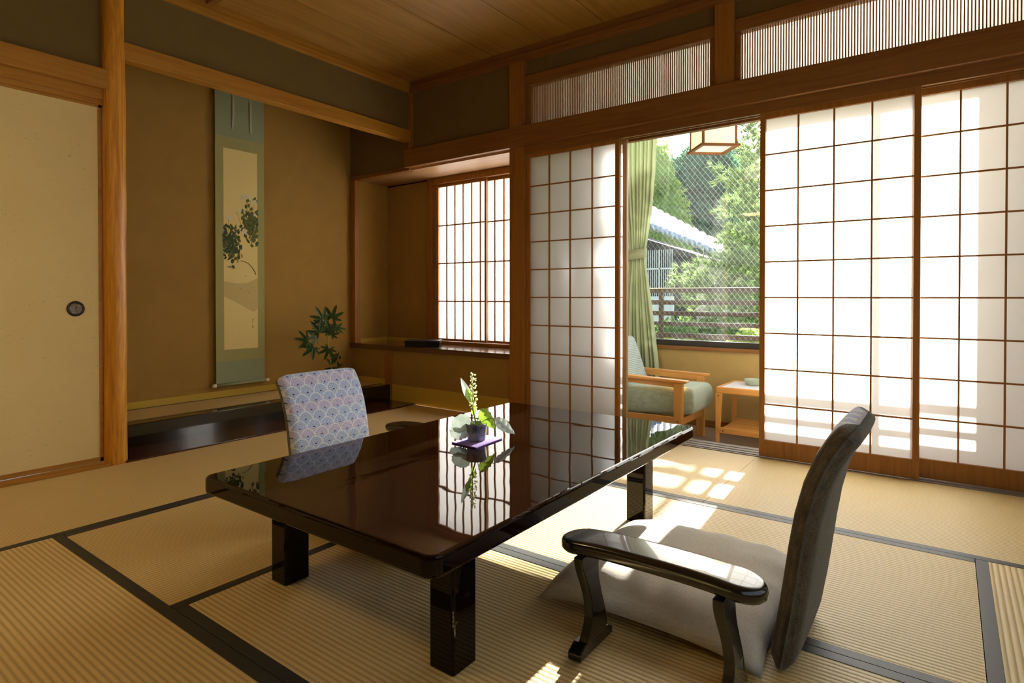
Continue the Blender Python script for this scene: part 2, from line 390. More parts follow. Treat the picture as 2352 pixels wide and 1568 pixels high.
# ------------------------------------------------------------------ alcove (tokonoma)
XB = -4.61
struct(B(XB-.08, XB, 1.25, 3.75, .0, 2.85), 'wall_alcove_back', PL)
struct(B(XB, -3.86, 1.30, 1.40, 0, 2.85), 'wall_alcove_left', PL)
struct(B(XB, -3.79, 1.3, 3.75, 2.78, 2.86), 'ceiling_alcove', M['ceil'])
aw = MB().box(XB-.02, -3.80, 3.647, 3.72, 2.07, 2.80)
struct(aw, 'wall_alcove_right', PL2)
struct(B(XB, -4.55, 3.656, 3.72, .46, 2.05), 'wall_alcove_jamb', PL)
struct(B(XB, -2.70, 3.655, 3.72, 0, .457), 'wall_below_desk', PL)
struct(B(-4.12, -4.035, 3.638, 3.70, .0, .457), 'trim_9', M['wz'], .003)
struct(B(-4.605, -4.535, 3.640, 3.70, .500, 2.045), 'trim_10', M['wz'], .003)
struct(B(-4.61, -3.80, 3.635, 3.70, 2.040, 2.075), 'trim_11', M['wx'], .003)
struct(MB().box(XB+.001, XB+.004, 1.40, 3.655, .14, .197).box(XB, -4.12, 3.650, 3.656, .14, .190).box(-4.035, -2.70, 3.650, 3.656, 0, .150), 'baseboard_alcove', M['strip'])
struct(B(-4.15, -4.05, 1.40, 3.64, .0, .148), 'trim_12', M['sill'], .004, label='black lacquered alcove sill')
struct(B(-4.06, -3.737, 1.40, 3.655, -.05, .008), 'trim_13', M['board'], .002)
am = empty('alcove_mat', (-4.38, 2.5, .1), 'straw mat covering the raised alcove floor behind the black sill', 'alcove mat')
B(XB+.004, -4.152, 1.42, 3.64, .10, .145).build('rush_surface', M['taty'], am)
B(-4.180, -4.151, 1.42, 3.64, .11, .1468).build('cloth_border', M['heri'], am)
B(XB+.004, XB+.02, 1.42, 3.64, .11, .1468).build('cloth_border', M['heri'], am)

# ------------------------------------------------------------------ writing-desk alcove (shoin)
YS = 4.05
dk = empty('desk_board', (-3.65, 3.85, .46), 'polished brown plank ledge below the small paper window', 'desk')
B(-4.60, -2.70, 3.630, YS+.02, .457, .500).build('plank', M['desk'], dk, bevel=.003)
struct(MB().box(-4.66, -4.56, 3.72, YS+.1, .3, 2.2), 'wall_desk_left', PL)
struct(MB().box(-4.60, -3.975, YS+.02, YS+.1, .3, 2.2).box(-4.60, -2.6, YS+.02, YS+.1, .3, .50).box(-4.6, -2.6, YS+.02, YS+.1, 2.035, 2.2), 'wall_desk_back', PL)
struct(B(-2.72, -2.62, 3.72, YS+.1, .0, 2.2), 'wall_desk_right', PL)
struct(MB().box(-4.60, -3.97, YS+.012, YS+.019, .5, .535).box(-4.56, -4.553, 3.70, YS, .5, .535), 'baseboard_desk', M['strip'])
struct(B(-4.60, -2.70, 3.66, YS+.05, 2.045, 2.075), 'ceiling_desk', M['soffit'])
wf = MB().box(-3.975, -3.915, YS-.012, YS+.04, .5, 2.04).box(-3.975, -2.70, YS-.02, YS+.05, 1.985, 2.045).box(-3.915, -2.70, YS-.012, YS+.06, .5, .528)
struct(wf, 'trim_14', M['wz'], .003)
struct(B(-3.915, -3.868, YS-.004, YS+.05, .525, 1.99), 'trim_15', M['wz'], .002)
def lattice_door(idx, x0, x1, y, z0, z1, cols, zrows, stile, rail_t, rail_b, bar, name='door', label=None, th=.030, pz=None, matf=None, both=False, gridmat=None):
    """shoji: frame, lattice bars, paper"""
    mf = matf or M['wz']
    f = MB()
    f.box(x0, x0+stile, y, y+th, z0, z1).box(x1-stile, x1, y, y+th, z0, z1)
    f.box(x0+stile, x1-stile, y+.001, y+th-.001, z1-rail_t, z1).box(x0+stile, x1-stile, y+.001, y+th-.001, z0, z0+rail_b)
    fo = f.build('%s_%d' % (name, idx), mf, None, bevel=.002); fo['kind'] = 'structure'
    if label: fo['label'] = label
    a0, a1, b0, b1 = x0+stile, x1-stile, z0+rail_b, z1-rail_t
    g = MB()
    for c in cols: g.box(c-bar/2, c+bar/2, y+.006, y+.018, b0, b1)
    for r in zrows: g.box(a0, a1, y+.0065, y+.0175, r-bar/2, r+bar/2)
    g.build('lattice', gridmat or mf, fo)
    p = MB(); p.add([(a0-.003, y+.0188, b0-.003), (a1+.003, y+.0188, b0-.003), (a1+.003, y+.0188, b1+.003), (a0-.003, y+.0188, b1+.003)], [(0,1,2,3)])
    p.build('paper', M['paper'], fo)
    return fo
zr = [.545+.351*i for i in range(1, 4)]
lattice_door(1, -3.866, -3.27, YS+.000, .53, 1.985, [-3.745+.1005*i for i in range(5)], zr, .020, .03, .022, .0125, 'window', 'left sash of the small paper window', .024)
lattice_door(2, -3.30, -2.70, YS+.026, .53, 1.985, [-3.20+.1005*i for i in range(5)], zr, .020, .03, .022, .0125, 'window', 'right sash of the small paper window', .024)

_m = NT('added_frosted_glass'); _t = _m.n('ShaderNodeBsdfTranslucent'); _t.inputs[0].default_value = (.72,.70,.68,1); M['frost'] = _m.done(_t.outputs[0])
fo = MB().box(-3.96, -3.93, YS+.10, YS+.14, .5, 2.04).box(-2.70, -2.67, YS+.10, YS+.14, .5, 2.04).box(-3.96, -2.67, YS+.10, YS+.14, .49, .53).box(-3.96, -2.67, YS+.10, YS+.14, 2.0, 2.04).build('window_outer_added', M['alu']); fo['kind'] = 'structure'  # unseen outer window, added to dim and even the light behind the paper
MB().add([(-3.94, YS+.12, .52), (-2.69, YS+.12, .52), (-2.69, YS+.12, 2.02), (-3.94, YS+.12, 2.02)], [(0,1,2,3)]).build('added_diffuser_pane', M['frost'], fo)

# ------------------------------------------------------------------ shoji wall
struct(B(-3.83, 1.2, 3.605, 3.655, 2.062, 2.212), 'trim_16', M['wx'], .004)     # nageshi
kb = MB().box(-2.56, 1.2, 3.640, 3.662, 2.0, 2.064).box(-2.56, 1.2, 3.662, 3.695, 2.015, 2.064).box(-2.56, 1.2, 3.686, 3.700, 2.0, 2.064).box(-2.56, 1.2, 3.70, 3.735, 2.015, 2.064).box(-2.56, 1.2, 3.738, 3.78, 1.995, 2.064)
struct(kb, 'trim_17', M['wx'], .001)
struct(MB().box(-2.702, -2.562, 3.628, 3.76, -.02, 2.064).box(-2.702, -2.562, 3.628, 3.76, 2.21, 2.72), 'trim_18', M['wz'], .003)
struct(B(-1.152, -1.037, 3.628, 3.76, 2.21, 2.72), 'trim_19', M['wz'], .003)
struct(B(.93, 1.045, 3.628, 3.76, -.02, 2.72), 'trim_20', M['wz'], .003)
struct(MB().box(-3.80, -2.70, 3.655, 3.72, 2.20, 2.80), 'wall_far', PL2)
struct(MB().box(-2.60, 1.1, 3.665, 3.74, 2.585, 2.80), 'wall_far_upper', PL2)
struct(B(-3.80, -3.765, 3.628, 3.70, 2.20, 2.72), 'trim_21', M['wz'], .002)
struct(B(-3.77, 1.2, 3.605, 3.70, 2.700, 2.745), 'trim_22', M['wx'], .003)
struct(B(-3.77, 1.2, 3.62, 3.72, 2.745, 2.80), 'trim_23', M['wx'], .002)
def ranma(x0, x1, label):
    e = empty('transom_panel', ((x0+x1)/2, 3.69, 2.21), label, 'transom panel', 'slatted transom panels over the paper doors')
    f = MB().box(x0, x0+.03, 3.650, 3.71, 2.212, 2.515).box(x1-.03, x1, 3.650, 3.71, 2.212, 2.515)
    f.box(x0, x1, 3.640, 3.71, 2.512, 2.588).box(x0, x1, 3.655, 3.71, 2.208, 2.224)
    f.build('frame', M['wx'], e, bevel=.003)
    s = MB(); x = x0+.03+.008
    while x < x1-.032:
        s.box(x-.0029, x+.0029, 3.662, 3.672, 2.222, 2.514); x += .0142
    s.build('slats', M['wz'], e)
    MB().add([(x0+.03, 3.70, 2.22), (x1-.03, 3.70, 2.22), (x1-.03, 3.70, 2.515), (x0+.03, 3.70, 2.515)], [(0,1,2,3)]).build('backing_paper', M['paper2'], e)
ranma(-2.562, -1.152, 'slatted wooden transom between two posts left of the short post')
ranma(-1.037, .93, 'long bright slatted wooden transom at the upper right')
zrows = [.103+.2072*i for i in range(1, 9)]
shB = lattice_door(4, -.893, -.118, 3.648, .006, 2.012, [-.69,-.511,-.3325], zrows, .030, .045, .097, .0085, label='sliding paper door right of the opening')
shC = lattice_door(5, -.16, .625, 3.702, .006, 2.012, [.041,.2195,.398], zrows, .030, .045, .097, .0085, label='sliding paper door at the right picture edge')
shA = lattice_door(6, -2.562, -1.795, 3.648, .006, 2.012, [-2.360,-2.183,-2.005], zrows, .030, .037, .085, .0085, label='sliding paper door left of the opening')
shD = lattice_door(7, -2.540, -1.765, 3.702, .006, 2.012, [-2.345,-2.168,-1.99], zrows, .030, .037, .085, .0085, label='paper door stacked behind the left one', matf=M['wzlight'])
shE = lattice_door(8, .59, .94, 3.648, .006, 2.012, [.70,.82], zrows, .030, .045, .097, .0085, label='narrow paper door beyond the picture edge')
th = MB().box(-2.562, 1.04, 3.643, 3.650, -.05, .003).box(-2.562, 1.04, 3.650, 3.678, -.05, -.001).box(-2.562, 1.04, 3.678, 3.702, -.05, .003).box(-2.562, 1.04, 3.702, 3.732, -.05, -.001)
th.box(-2.562, 1.04, 3.732, 3.758, -.05, .003).box(-2.562, 1.04, 3.758, 3.788, -.05, -.001).box(-2.562, 1.04, 3.788, 3.835, -.13, .003)
struct(th, 'trim_24', M['bam'], .001, label='grooved door track')

# rest of the room behind the camera
struct(MB().box(1.04, 1.14, -2.1, 3.75, 2.0, 2.83).box(1.04, 1.14, -2.1, -1.0, 0, 2.0).box(1.04, 1.14, 2.98, 3.75, 0, 2.0).box(1.04, 1.14, -1.0, 2.98, 0, .35), 'wall_right', PL2)
for i in range(4):  # paper windows added on the unseen right wall to brighten the room
    ya = -1.0+i*.995; q = MB()
    q.box(1.05, 1.08, ya, ya+.03, .35, 2.0).box(1.05, 1.08, ya+.965, ya+.995, .35, 2.0).box(1.05, 1.08, ya, ya+.995, .35, .41).box(1.05, 1.08, ya, ya+.995, 1.95, 2.0)
    q = q.build('window_%d' % (4+i), M['wz']); q['kind'] = 'structure'; q['label'] = 'added paper window on the unseen right wall, for fill light'
    l_ = MB()
    for k in range(1, 4): l_.box(1.052, 1.062, ya+.03+k*.234-.004, ya+.03+k*.234+.004, .41, 1.95)
    for k in range(1, 8): l_.box(1.0525, 1.0615, ya+.03, ya+.965, .41+k*.1925-.004, .41+k*.1925+.004)
    l_.build('lattice', M['wz'], q)
    MB().add([(1.063, ya+.02, .40), (1.063, ya+.97, .40), (1.063, ya+.97, 1.96), (1.063, ya+.02, 1.96)], [(0,1,2,3)]).build('paper', M['paper2'], q)
struct(B(-3.9, 1.14, -2.15, -2.05, 0, 2.83), 'wall_back', PL2)

# ------------------------------------------------------------------ veranda
ZF = -.12; YW = 4.82
M['carpet'] = fabric('brown_carpet', (.36,.26,.17), (.25,.175,.11), 160)
struct(B(-2.60, 1.4, 3.83, YW+.1, ZF-.06, ZF), 'floor_veranda', M['carpet'])
struct(MB().box(-2.62, 1.4, YW, YW+.10, ZF, .50).box(-2.62, -2.335, YW, YW+.1, .5, 2.6).box(.075, 1.4, YW, YW+.1, .5, 2.6).box(-2.62, -1.1, YW, YW+.1, 2.38, 2.62).box(-1.1, 1.4, YW, YW+.1, 2.38, 2.42).box(-2.62, 1.4, YW, YW+.1, 2.86, 2.90).box(-2.62, -1.1, YW, YW+.1, 2.6, 2.9), 'wall_veranda_window', M['ochre'])
MB().add([(-1.1, YW+.05, 2.41), (1.3, YW+.05, 2.41), (1.3, YW+.05, 2.87), (-1.1, YW+.05, 2.87)], [(0,1,2,3)]).build('window_8', M['frost'])['kind'] = 'structure'  # frosted clerestory added out of view to brighten the right transom
struct(B(-2.62, -2.52, 3.76, YW, ZF, 2.9), 'wall_veranda_left', M['ochre'])
struct(B(1.3, 1.4, 3.76, YW, ZF, 2.9), 'wall_veranda_right', M['ochre'])
M['whitetop2'] = plain('white_ceiling_board', (.85,.83,.78), .8)
struct(B(-2.62, 1.4, 3.74, YW+.1, 2.90, 2.94), 'ceiling_veranda', M['whitetop2'])
struct(B(-2.52, 1.3, YW-.014, YW, ZF, ZF+.055), 'baseboard_veranda', M['wx'], .002)
struct(B(-2.52, .10, YW-.03, YW+.1, .500, .528), 'trim_25', M['wx'], .003)
wn = MB().box(-2.34, .075, YW+.01, YW+.09, .528, .575).box(-2.34, .075, YW+.01, YW+.09, 2.345, 2.39).box(-2.34, -2.30, YW+.01, YW+.09, .57, 2.35).box(.035, .075, YW+.01, YW+.09, .57, 2.35).box(-.408, -.372, YW+.01, YW+.08, .57, 2.35)
wn = wn.build('window_3', M['alu'], None, bevel=.002); wn['kind'] = 'structure'
MB().add([(-2.32, YW+.035, .57), (.04, YW+.035, .57), (.04, YW+.035, 2.35), (-2.32, YW+.035, 2.35)], [(0,1,2,3)]).build('pane', M['glass'], wn)
wm = MB(); sp = .031; zlo, zhi, xl, xr = .575, 2.345, -2.31, -.39
def clipline(c, s):
    # x = c + s*z clipped to the sash
    pts = []
    for z in (zlo, zhi):
        pts.append((c+s*z, z))
    (xa, za), (xb, zb) = pts
    t0, t1 = 0, 1
    dx, dz = xb-xa, zb-za
    for p, q in ((-dx, xa-xl), (dx, xr-xa)):
        if p == 0: continue
        r_ = q/p
        if p < 0: t0 = max(t0, r_)
        else: t1 = min(t1, r_)
    if t0 >= t1: return None
    return (xa+dx*t0, za+dz*t0), (xa+dx*t1, za+dz*t1)
c = -8.0
while c < 5:
    for s in (.78, -.78):
        q = clipline(c, s)
        if q: wm.tube([(q[0][0], YW+.037, q[0][1]), (q[1][0], YW+.037, q[1][1])], .0005 if s < 0 else .00028, 4, False)
    c += .043
wm.build('wire_mesh', M['wire'], wn)

# ------------------------------------------------------------------ black low table
TX0, TX1, TY0, TY1, TZ = -1.885, -.885, .912, 2.545, .375
tb = empty('low_table', ((TX0+TX1)/2, (TY0+TY1)/2, 0), 'large glossy black lacquered low table on thick square legs', 'table')
def rrect(x0, x1, y0, y1, r, n=6):
    p = []
    for cx, cy, a in ((x1-r, y1-r, 0), (x0+r, y1-r, 90), (x0+r, y0+r, 180), (x1-r, y0+r, 270)):
        for k in range(n+1): t = R(a+90*k/n); p.append((cx+r*math.cos(t), cy+r*math.sin(t)))
    return p
MB().prism(rrect(TX0, TX1, TY0, TY1, .035), lambda u, v, t: (u, v, t), .322, TZ).build('tabletop', M['lacq'], tb, bevel=.010, smooth=False, seg=4)
for (lx, ly) in ((-1.763, 1.145), (-1.018, 1.125), (-1.045, 2.325), (-1.763, 2.325)):
    MB().prism(rrect(lx-.042, lx+.042, ly-.045, ly+.045, .008, 3), lambda u, v, t: (u, v, t), .0, .323).build('leg', M['lacq'], tb)
B(-1.72, -1.06, 1.12, 1.14, .295, .323).build('apron', M['lacq'], tb)
B(-1.72, -1.09, 2.31, 2.33, .295, .323).build('apron', M['lacq'], tb)

# ------------------------------------------------------------------ legless chairs
def lerp_prof(P, t):
    t = max(0, min(1, t))*(len(P)-1); i = min(int(t), len(P)-2); f = t-i
    return P[i][0]+(P[i+1][0]-P[i][0])*f, P[i][1]+(P[i+1][1]-P[i][1])*f
def zaisu(xf, y0, y1, face, label, H=.626):
    e = empty('legless_chair', (xf, (y0+y1)/2, 0), label, 'chair', 'legless floor chairs at the low table')
    prof = [(0,0),(.012,.07),(.024,.14),(.034,.21),(.046,.30),(.060,.385),(.080,.465),(.105,.53),(.132,.578),(.152,.605),(.166,.622)]
    yc, hw, T = (y0+y1)/2, (y1-y0)/2, .062
    nu, nv = 24, 30
    def width(v):
        z = v; return hw*(1 if z < .80 else (1-((z-.80)/.2)**3.2*.999)**(1/2.4)*1.0 if z < 1 else .0)
    def pt(u, v, side):
        a_ = 2*u-1; u = .5+.5*math.copysign(1-(1-abs(a_))**2.4, a_)
        px, pz = lerp_prof(prof, v); px2, pz2 = lerp_prof(prof, v+.02) if v < .98 else lerp_prof(prof, 1); px1, pz1 = lerp_prof(prof, v-.02)
        tx, tz = px2-px1, pz2-pz1; L = math.hypot(tx, tz); nx, nz = tz/L, -tx/L    # towards the back
        uu = 2*u-1
        vt = max(0, (v-.86)/.14); vb = max(0, (.04-v)/.04)
        th = T*max(0, (1-abs(uu)**26))**.33*max(0, (1-vt**2.5))**.5*(1-.6*vb)
        wd = hw*(1-.40*vt**3.5)
        bul = .006*(1-uu*uu)
        off = T/2+(th/2+bul*th/T*(1 if side < 0 else .6))*side
        hs = H/.622
        return (xf-face*(px+nx*off), yc+uu*wd, pz*hs+nz*off*.8+.012)
    mb = MB()
    mb.grid((lambda u, v: pt(u, v, -1)), nu, nv)
    mb.m = [0 if 6 <= (k % nu) < nu-6 else 1 for k in range(len(mb.m))] if face < 0 else mb.m
    mb.mi = 1; mb.grid((lambda u, v: pt(u, v, 1)), nu, nv)
    mb.build('backrest', [M['brocade'], M['wool']], e, smooth=True, weld=True)
    MB().prism(rrect(min(xf+face*.012, xf+face*.42), max(xf+face*.012, xf+face*.42), y0+.02, y1-.02, .04), lambda u, v, t: (u, v, t), .0, .026).build('seat', M['wool'], e, bevel=.006)
    return e
zaisu(-.365, 1.575, 1.955, -1, 'legless floor chair with grey wool back, seen from behind at right')
zaisu(-2.105, 1.420, 1.815, 1, 'legless floor chair with pale blue fan patterned back, behind the table', H=.602)

def zabuton(cx, cy, hx, hy, z0, label, rz=0, h=.075):
    e = None
    mb = MB(); n = 36
    def pt(u, v, top):
        a, b = 2*u-1, 2*v-1
        pin = 1-.055*(1-a*a)*abs(b)**3; piny = 1-.055*(1-b*b)*abs(a)**3
        x, y = a*hx*piny, b*hy*pin
        t = ((1-abs(a)**4.5)*(1-abs(b)**4.5))**.5
        wr = .0045*math.sin(17*a+5*b)*abs(b)**2+.004*math.sin(13*b-6*a+1)*abs(a)**2+.003*math.sin(9*a*b+3*a)
        wr += .006*math.exp(-((a-.1)**2+(b+.62)**2)*16)*math.sin(20*(a-.1))
        z = z0+ (h*t + wr*t if top else -(.006*t)) + .004
        cd_ = (abs(a)*abs(b))**4; z -= (z0-.006)*cd_*.9
        return (cx+x, cy+y, z)
    mb.grid(lambda u, v: pt(u, v, True), n, n); mb.grid(lambda u, v: pt(1-u, v, False), n, n)
    o = mb.build('floor_cushion', M['linen'], smooth=True, weld=True)
    return tag(o, label, 'cushion', 'square floor cushions on the legless chairs')
zabuton(-.685, 1.835, .325, .335, .032, 'beige linen floor cushion in front of the grey chair back at right', h=.088)
zabuton(-1.83, 1.67, .25, .28, .032, 'floor cushion half under the table before the blue patterned chair', h=.06)

def kyosoku(x0, x1, yc, label, H=.300):
    e = empty('armrest', ((x0+x1)/2, yc, 0), label, 'armrest', 'separate black armrests beside the floor chairs')
    hw = .060; n = 14; pts = []
    for k in range(n+1): t = -math.pi/2+math.pi*k/n; pts.append((x1-hw*1.1+hw*1.1*math.cos(t), yc+hw*math.sin(t)))
    for k in range(n+1): t = math.pi/2+math.pi*k/n; pts.append((x0+hw*1.1+hw*1.1*math.cos(t), yc+hw*math.sin(t)))
    xm = (x0+x1)/2
    # long sides subdivided so the board can bow
    full = []
    for i in range(len(pts)):
        a, b = pts[i], pts[(i+1)%len(pts)]; m_ = 8 if abs(a[0]-b[0]) > .2 else 1
        for k in range(m_): full.append((a[0]+(b[0]-a[0])*k/m_, a[1]+(b[1]-a[1])*k/m_))
    bow = lambda u: -.016*abs((u-xm)/(x1-xm))**3
    vs = []; fs = []; N = len(full)
    lay = [(H-.036, .86), (H-.028, .97), (H-.018, 1.0), (H-.009, .985), (H-.003, .93), (H-.0006, .84), (H, .70)]
    for z, s in lay:
        for (u, v) in full:
            cu = max(x0+hw*1.1, min(x1-hw*1.1, u)); xn = cu+(u-cu)*s; vs.append((xn, yc+(v-yc)*s, z+bow(xn)))
    for i in range(len(lay)-1):
        for k in range(N): fs.append((i*N+k, i*N+(k+1)%N, (i+1)*N+(k+1)%N, (i+1)*N+k))
    top = (len(lay)-1)*N; h_ = n//2
    for k in range(0, N//2):
        a, b, c_, d = (h_-k) % N, (h_+k) % N, (h_+k+1) % N, (h_-k-1) % N
        q = [a, b, c_, d] if k else [a, c_, d]
        if k == N//2-1: q = [a, b, c_]
        fs.append(tuple(top+i for i in q)); fs.append(tuple(i for i in reversed(q)))
    mb = MB().add(vs, fs)
    mb.build('arm_board', M['lacq2'], e, smooth=True, weld=True)
    def w(z):
        P = [(0.0,.062),(.05,.054),(.09,.041),(.13,.032),(.17,.030),(.20,.036),(.235,.047),(.27,.052)]
        for a, b in zip(P, P[1:]):
            if z <= b[0]: return a[1]+(b[1]-a[1])*(z-a[0])/(b[0]-a[0])
        return P[-1][1]
    zz = [.02+(H-.05-.02)*k/16 for k in range(17)]
    for lx in (x0+.085, x1-.085):
        off = lambda z: .012*math.sin((z-.02)*2*math.pi/.26)
        out = [(yc-w(z)+off(z)*.6, z) for z in zz]+[(yc+w(z)+off(z)*.0, z) for z in reversed(zz)]
        lgo = MB().prism(out, lambda u, v, t: (t+.010*math.sin(v*20), u, v), lx-.013, lx+.013).build('leg', M['lacq2'], e, bevel=.003)
        MB().prism([(yc-.090, 0), (yc+.090, 0), (yc+.090, .018), (yc+.06, .034), (yc-.06, .034), (yc-.090, .018)], lambda u, v, t: (t, u, v), lx-.019, lx+.019).build('foot', M['lacq2'], lgo, bevel=.003)
    return e
kyosoku(-.855, -.322, 1.402, 'black armrest on two waisted legs before the beige cushion')
kyosoku(-2.335, -1.80, 2.090, 'black armrest half hidden behind the far edge of the table', .300)

# ------------------------------------------------------------------ flower pot on the table
RX = Vector((math.cos(YAW), -math.sin(YAW), 0)); UP = Vector((0, 0, 1)); FW = Vector((math.sin(YAW), math.cos(YAW), 0))
def leafmat(name, a, b, vein=(.6,.7,.4), tr=.35, gloss=.4):
    m = NT(name); v = m.coord(); n = m.noise(v, 45, 3)
    c = m.mix(n, a, b); bs = m.bsdf(c, gloss, spec=.4, bump=m.noise(v, 160, 2), bs=.3, bd=.002)
    t = m.n('ShaderNodeBsdfTranslucent'); m.l(c, t.inputs[0]); x = m.n('ShaderNodeMixShader'); x.inputs[0].default_value = tr
    m.l(bs, x.inputs[1]); m.l(t.outputs[0], x.inputs[2]); return m.done(x.outputs[0])
M['leafpale'] = leafmat('pale_silvery_leaf', (.36,.47,.38), (.76,.84,.78), tr=.25)
M['leaflime'] = leafmat('lime_leaf', (.26,.44,.03), (.42,.60,.08), tr=.6)
M['stem'] = leafmat('green_stem', (.22,.34,.05), (.36,.46,.10), tr=.2)
M['bloom'] = leafmat('cream_bloom', (.80,.80,.52), (.92,.92,.72), tr=.4)
M['maple'] = leafmat('dark_maple_leaf', (.022,.060,.008), (.055,.115,.014), tr=.3)
M['pot'] = None
_m = NT('grey_glazed_pot'); _n = _m.noise(_m.coord((1,1,.5)), 40, 4, .6); M['pot'] = _m.done(_m.bsdf(_m.ramp(_n, [(.4, (.06,.07,.08)), (.62, (.34,.35,.38))]), .35, bump=_n, bs=.2, bd=.003))
M['soil'] = plain('dark_soil', (.03,.02,.012), .95)
M['purple'] = fabric('purple_cloth', (.20,.11,.42), (.11,.05,.28), 200)
pm = MB().prism([(-1.530,1.684),(-1.400,1.676),(-1.412,1.850),(-1.532,1.858)], lambda u, v, t: (u, v, t), TZ+.0004, TZ+.0052).build('purple_mat', M['purple'], bevel=.001)
tag(pm, 'small purple square mat under the flower pot on the black table', 'mat')
PC = Vector((-1.474, 1.766, TZ+.0056))
pe = empty('potted_plant', tuple(PC), 'grey glazed pot holding a white flower spike and broad leaves on the table', 'potted plant')
MB().lathe([(.0001,0),(.033,0),(.035,.003),(.0385,.030),(.0415,.058),(.0425,.064),(.0405,.066),(.038,.064),(.036,.052),(.0001,.050)], PC, 56).build('pot', M['pot'], pe, smooth=True)
MB().lathe([(.0001,.055),(.037,.053)], PC, 20).build('soil', M['soil'], pe)
def leaf_mesh(base, tip, normal, width, kind='ovate', ruffle=.0, droop=.1, fold=.15, n=10):
    base, tip = Vector(base), Vector(tip); d = tip-base; L = d.length; d.normalize()
    nrm = (Vector(normal)-d*Vector(normal).dot(d)).normalized(); s = d.cross(nrm)
    mb = MB()
    def fn(u, v):
        a = 2*u-1
        if kind == 'ovate': w_ = width*(math.sin(math.pi*min(1, v**.72))**.8)*(1-.15*v)
        elif kind == 'round': w_ = width*max(0, 1-(2*v-1)**2*.999)**.5*(1+.07*math.sin(v*38))
        else: w_ = width*math.sin(math.pi*v**.8)**.9
        x = a*w_/2
        r = ruffle*math.sin(v*26+abs(a)*4)*abs(a)
        h = -droop*L*(v-.0)**2*.5-fold*abs(x)+r
        return base+d*(L*v)+s*x+nrm*h
    mb.grid(fn, 8, n); return mb
def leaf(parent, base, tip, normal, width, mat, name='leaf', **k):
    return leaf_mesh(base, tip, normal, width, **k).build(name, mat, parent, smooth=True)
P0 = PC+Vector((0,0,.055))
def at(r, z, f=0.0): return Vector((-1.491, 1.764, 0))+RX*r+FW*f+UP*z
st = MB(); st.tube([P0, at(.0, .50), at(.0, .56), at(-.002, .636)], [.0035,.003,.0022,.0012], 6)
spk = st.build('flower_stem', M['stem'], pe, smooth=True)
bl = MB()
for k in range(58):
    z = .500+.140*(k/58.0); a = k*2.4; r = .012*(1-.55*(k/58.0))+random.uniform(0,.006)
    c0 = at(0, z)+Vector((math.cos(a)*r, math.sin(a)*r, random.uniform(-.004,.004))); q = random.uniform(.0035,.0058)*(1-.25*k/58)
    bl.lathe([(.0003,-q),(q*.8,-q*.5),(q,0),(q*.7,q*.6),(.0003,q)], c0, 7)
bl.build('blossoms', M['bloom'], spk, smooth=True)
V_ = -FW
leaf(pe, at(-.012,.440), at(-.085,.405,-.03), V_*.6+UP*.8, .085, M['leafpale'], kind='round', ruffle=.004, droop=.2, fold=.1)
leaf(pe, at(-.020,.425,-.03), at(-.070,.470,-.01), V_*.9+UP*.3, .078, M['leafpale'], kind='round', ruffle=.004, fold=.1)
leaf(pe, at(.030,.500), at(.088,.425,-.01), V_*.7+RX*.3+UP*.6, .062, M['leaflime'], ruffle=.004, droop=.1, fold=.2)
leaf(pe, at(.085,.462,.0), at(.170,.410,.0), V_*.6+UP*.8, .060, M['leafpale'], ruffle=.003, droop=.35)
leaf(pe, at(-.002,.520), at(-.046,.622), V_*.8+RX*.3, .030, M['leafpale'], kind='lance', fold=.3)
leaf(pe, at(-.004,.515), at(-.026,.580), V_*.8-RX*.5, .026, M['leaflime'], kind='lance', fold=.3)
leaf(pe, at(.0,.475), at(.012,.520), V_*.8+RX*.5, .022, M['leaflime'], fold=.3)
for (a, b) in ((at(.0,.43), at(.032,.498)), (at(.0,.43), at(.088,.463)), (at(0,.43), at(-.02,.437))):
    MB().tube([P0, (P0+b)/2+UP*.012, b], .0014, 5).build('leaf_stalk', M['stem'], pe)

# ------------------------------------------------------------------ hanging scroll
_m = NT('teal_scroll_silk'); _n = _m.noise(_m.coord((1,8,60)), 8, 3); M['teal'] = _m.done(_m.bsdf(_m.mix(_n, (.27,.31,.18), (.37,.41,.24)), .8, spec=.2))
_m = NT('green_scroll_silk'); _n = _m.noise(_m.coord((1,8,60)), 8, 3); M['sage'] = _m.done(_m.bsdf(_m.mix(_n, (.36,.34,.12), (.46,.44,.18)), .8, spec=.2))
_m = NT('painting_silk'); _n = _m.noise(_m.coord((1,6,60)), 6, 3); M['silk'] = _m.done(_m.bsdf(_m.mix(_n, (.84,.67,.25), (.90,.75,.33)), .8, spec=.2))
M['ivory'] = plain('ivory_knob', (.85,.74,.42), .35)
SX = XB+.030
hs = empty('hanging_scroll', (SX, 2.54, 1.3), 'tall green hanging scroll painted with white flowers on the alcove wall', 'hanging scroll')
YA, YB = 2.335, 2.742
def sheet(y0, y1, z0, z1, dx, name, mat, par, th=.0012): return B(SX+dx, SX+dx+th, y0, y1, z0, z1).build(name, mat, par)
sheet(YA, YB, .43, 2.20, 0, 'mounting', M['sage'], hs)
sheet(YA, YB, 2.20, 2.66, 0.0003, 'upper_band', M['teal'], hs)
sheet(YA, YB, .25, .43, 0.0003, 'lower_band', M['teal'], hs)
pic = sheet(2.400, 2.682, .520, 2.107, .0014, 'painting', M['silk'], hs, .0006)
MB().tube([(SX+.004, YA-.002, .247), (SX+.004, YB+.002, .247)], .012, 12).build('roller', M['teal'], hs, smooth=True)
for y_, s in ((YA-.003, -1), (YB+.003, 1)):
    MB().tube([(SX+.004, y_, .247), (SX+.004, y_+s*.030, .247)], [.0145,.0155], 12).build('roller_knob', M['ivory'], hs, smooth=True)
MB().tube([(SX+.002, YA-.004, 2.665), (SX+.002, YB+.004, 2.665)], .009, 10).build('hanging_rod', M['lamp_wood'], hs)
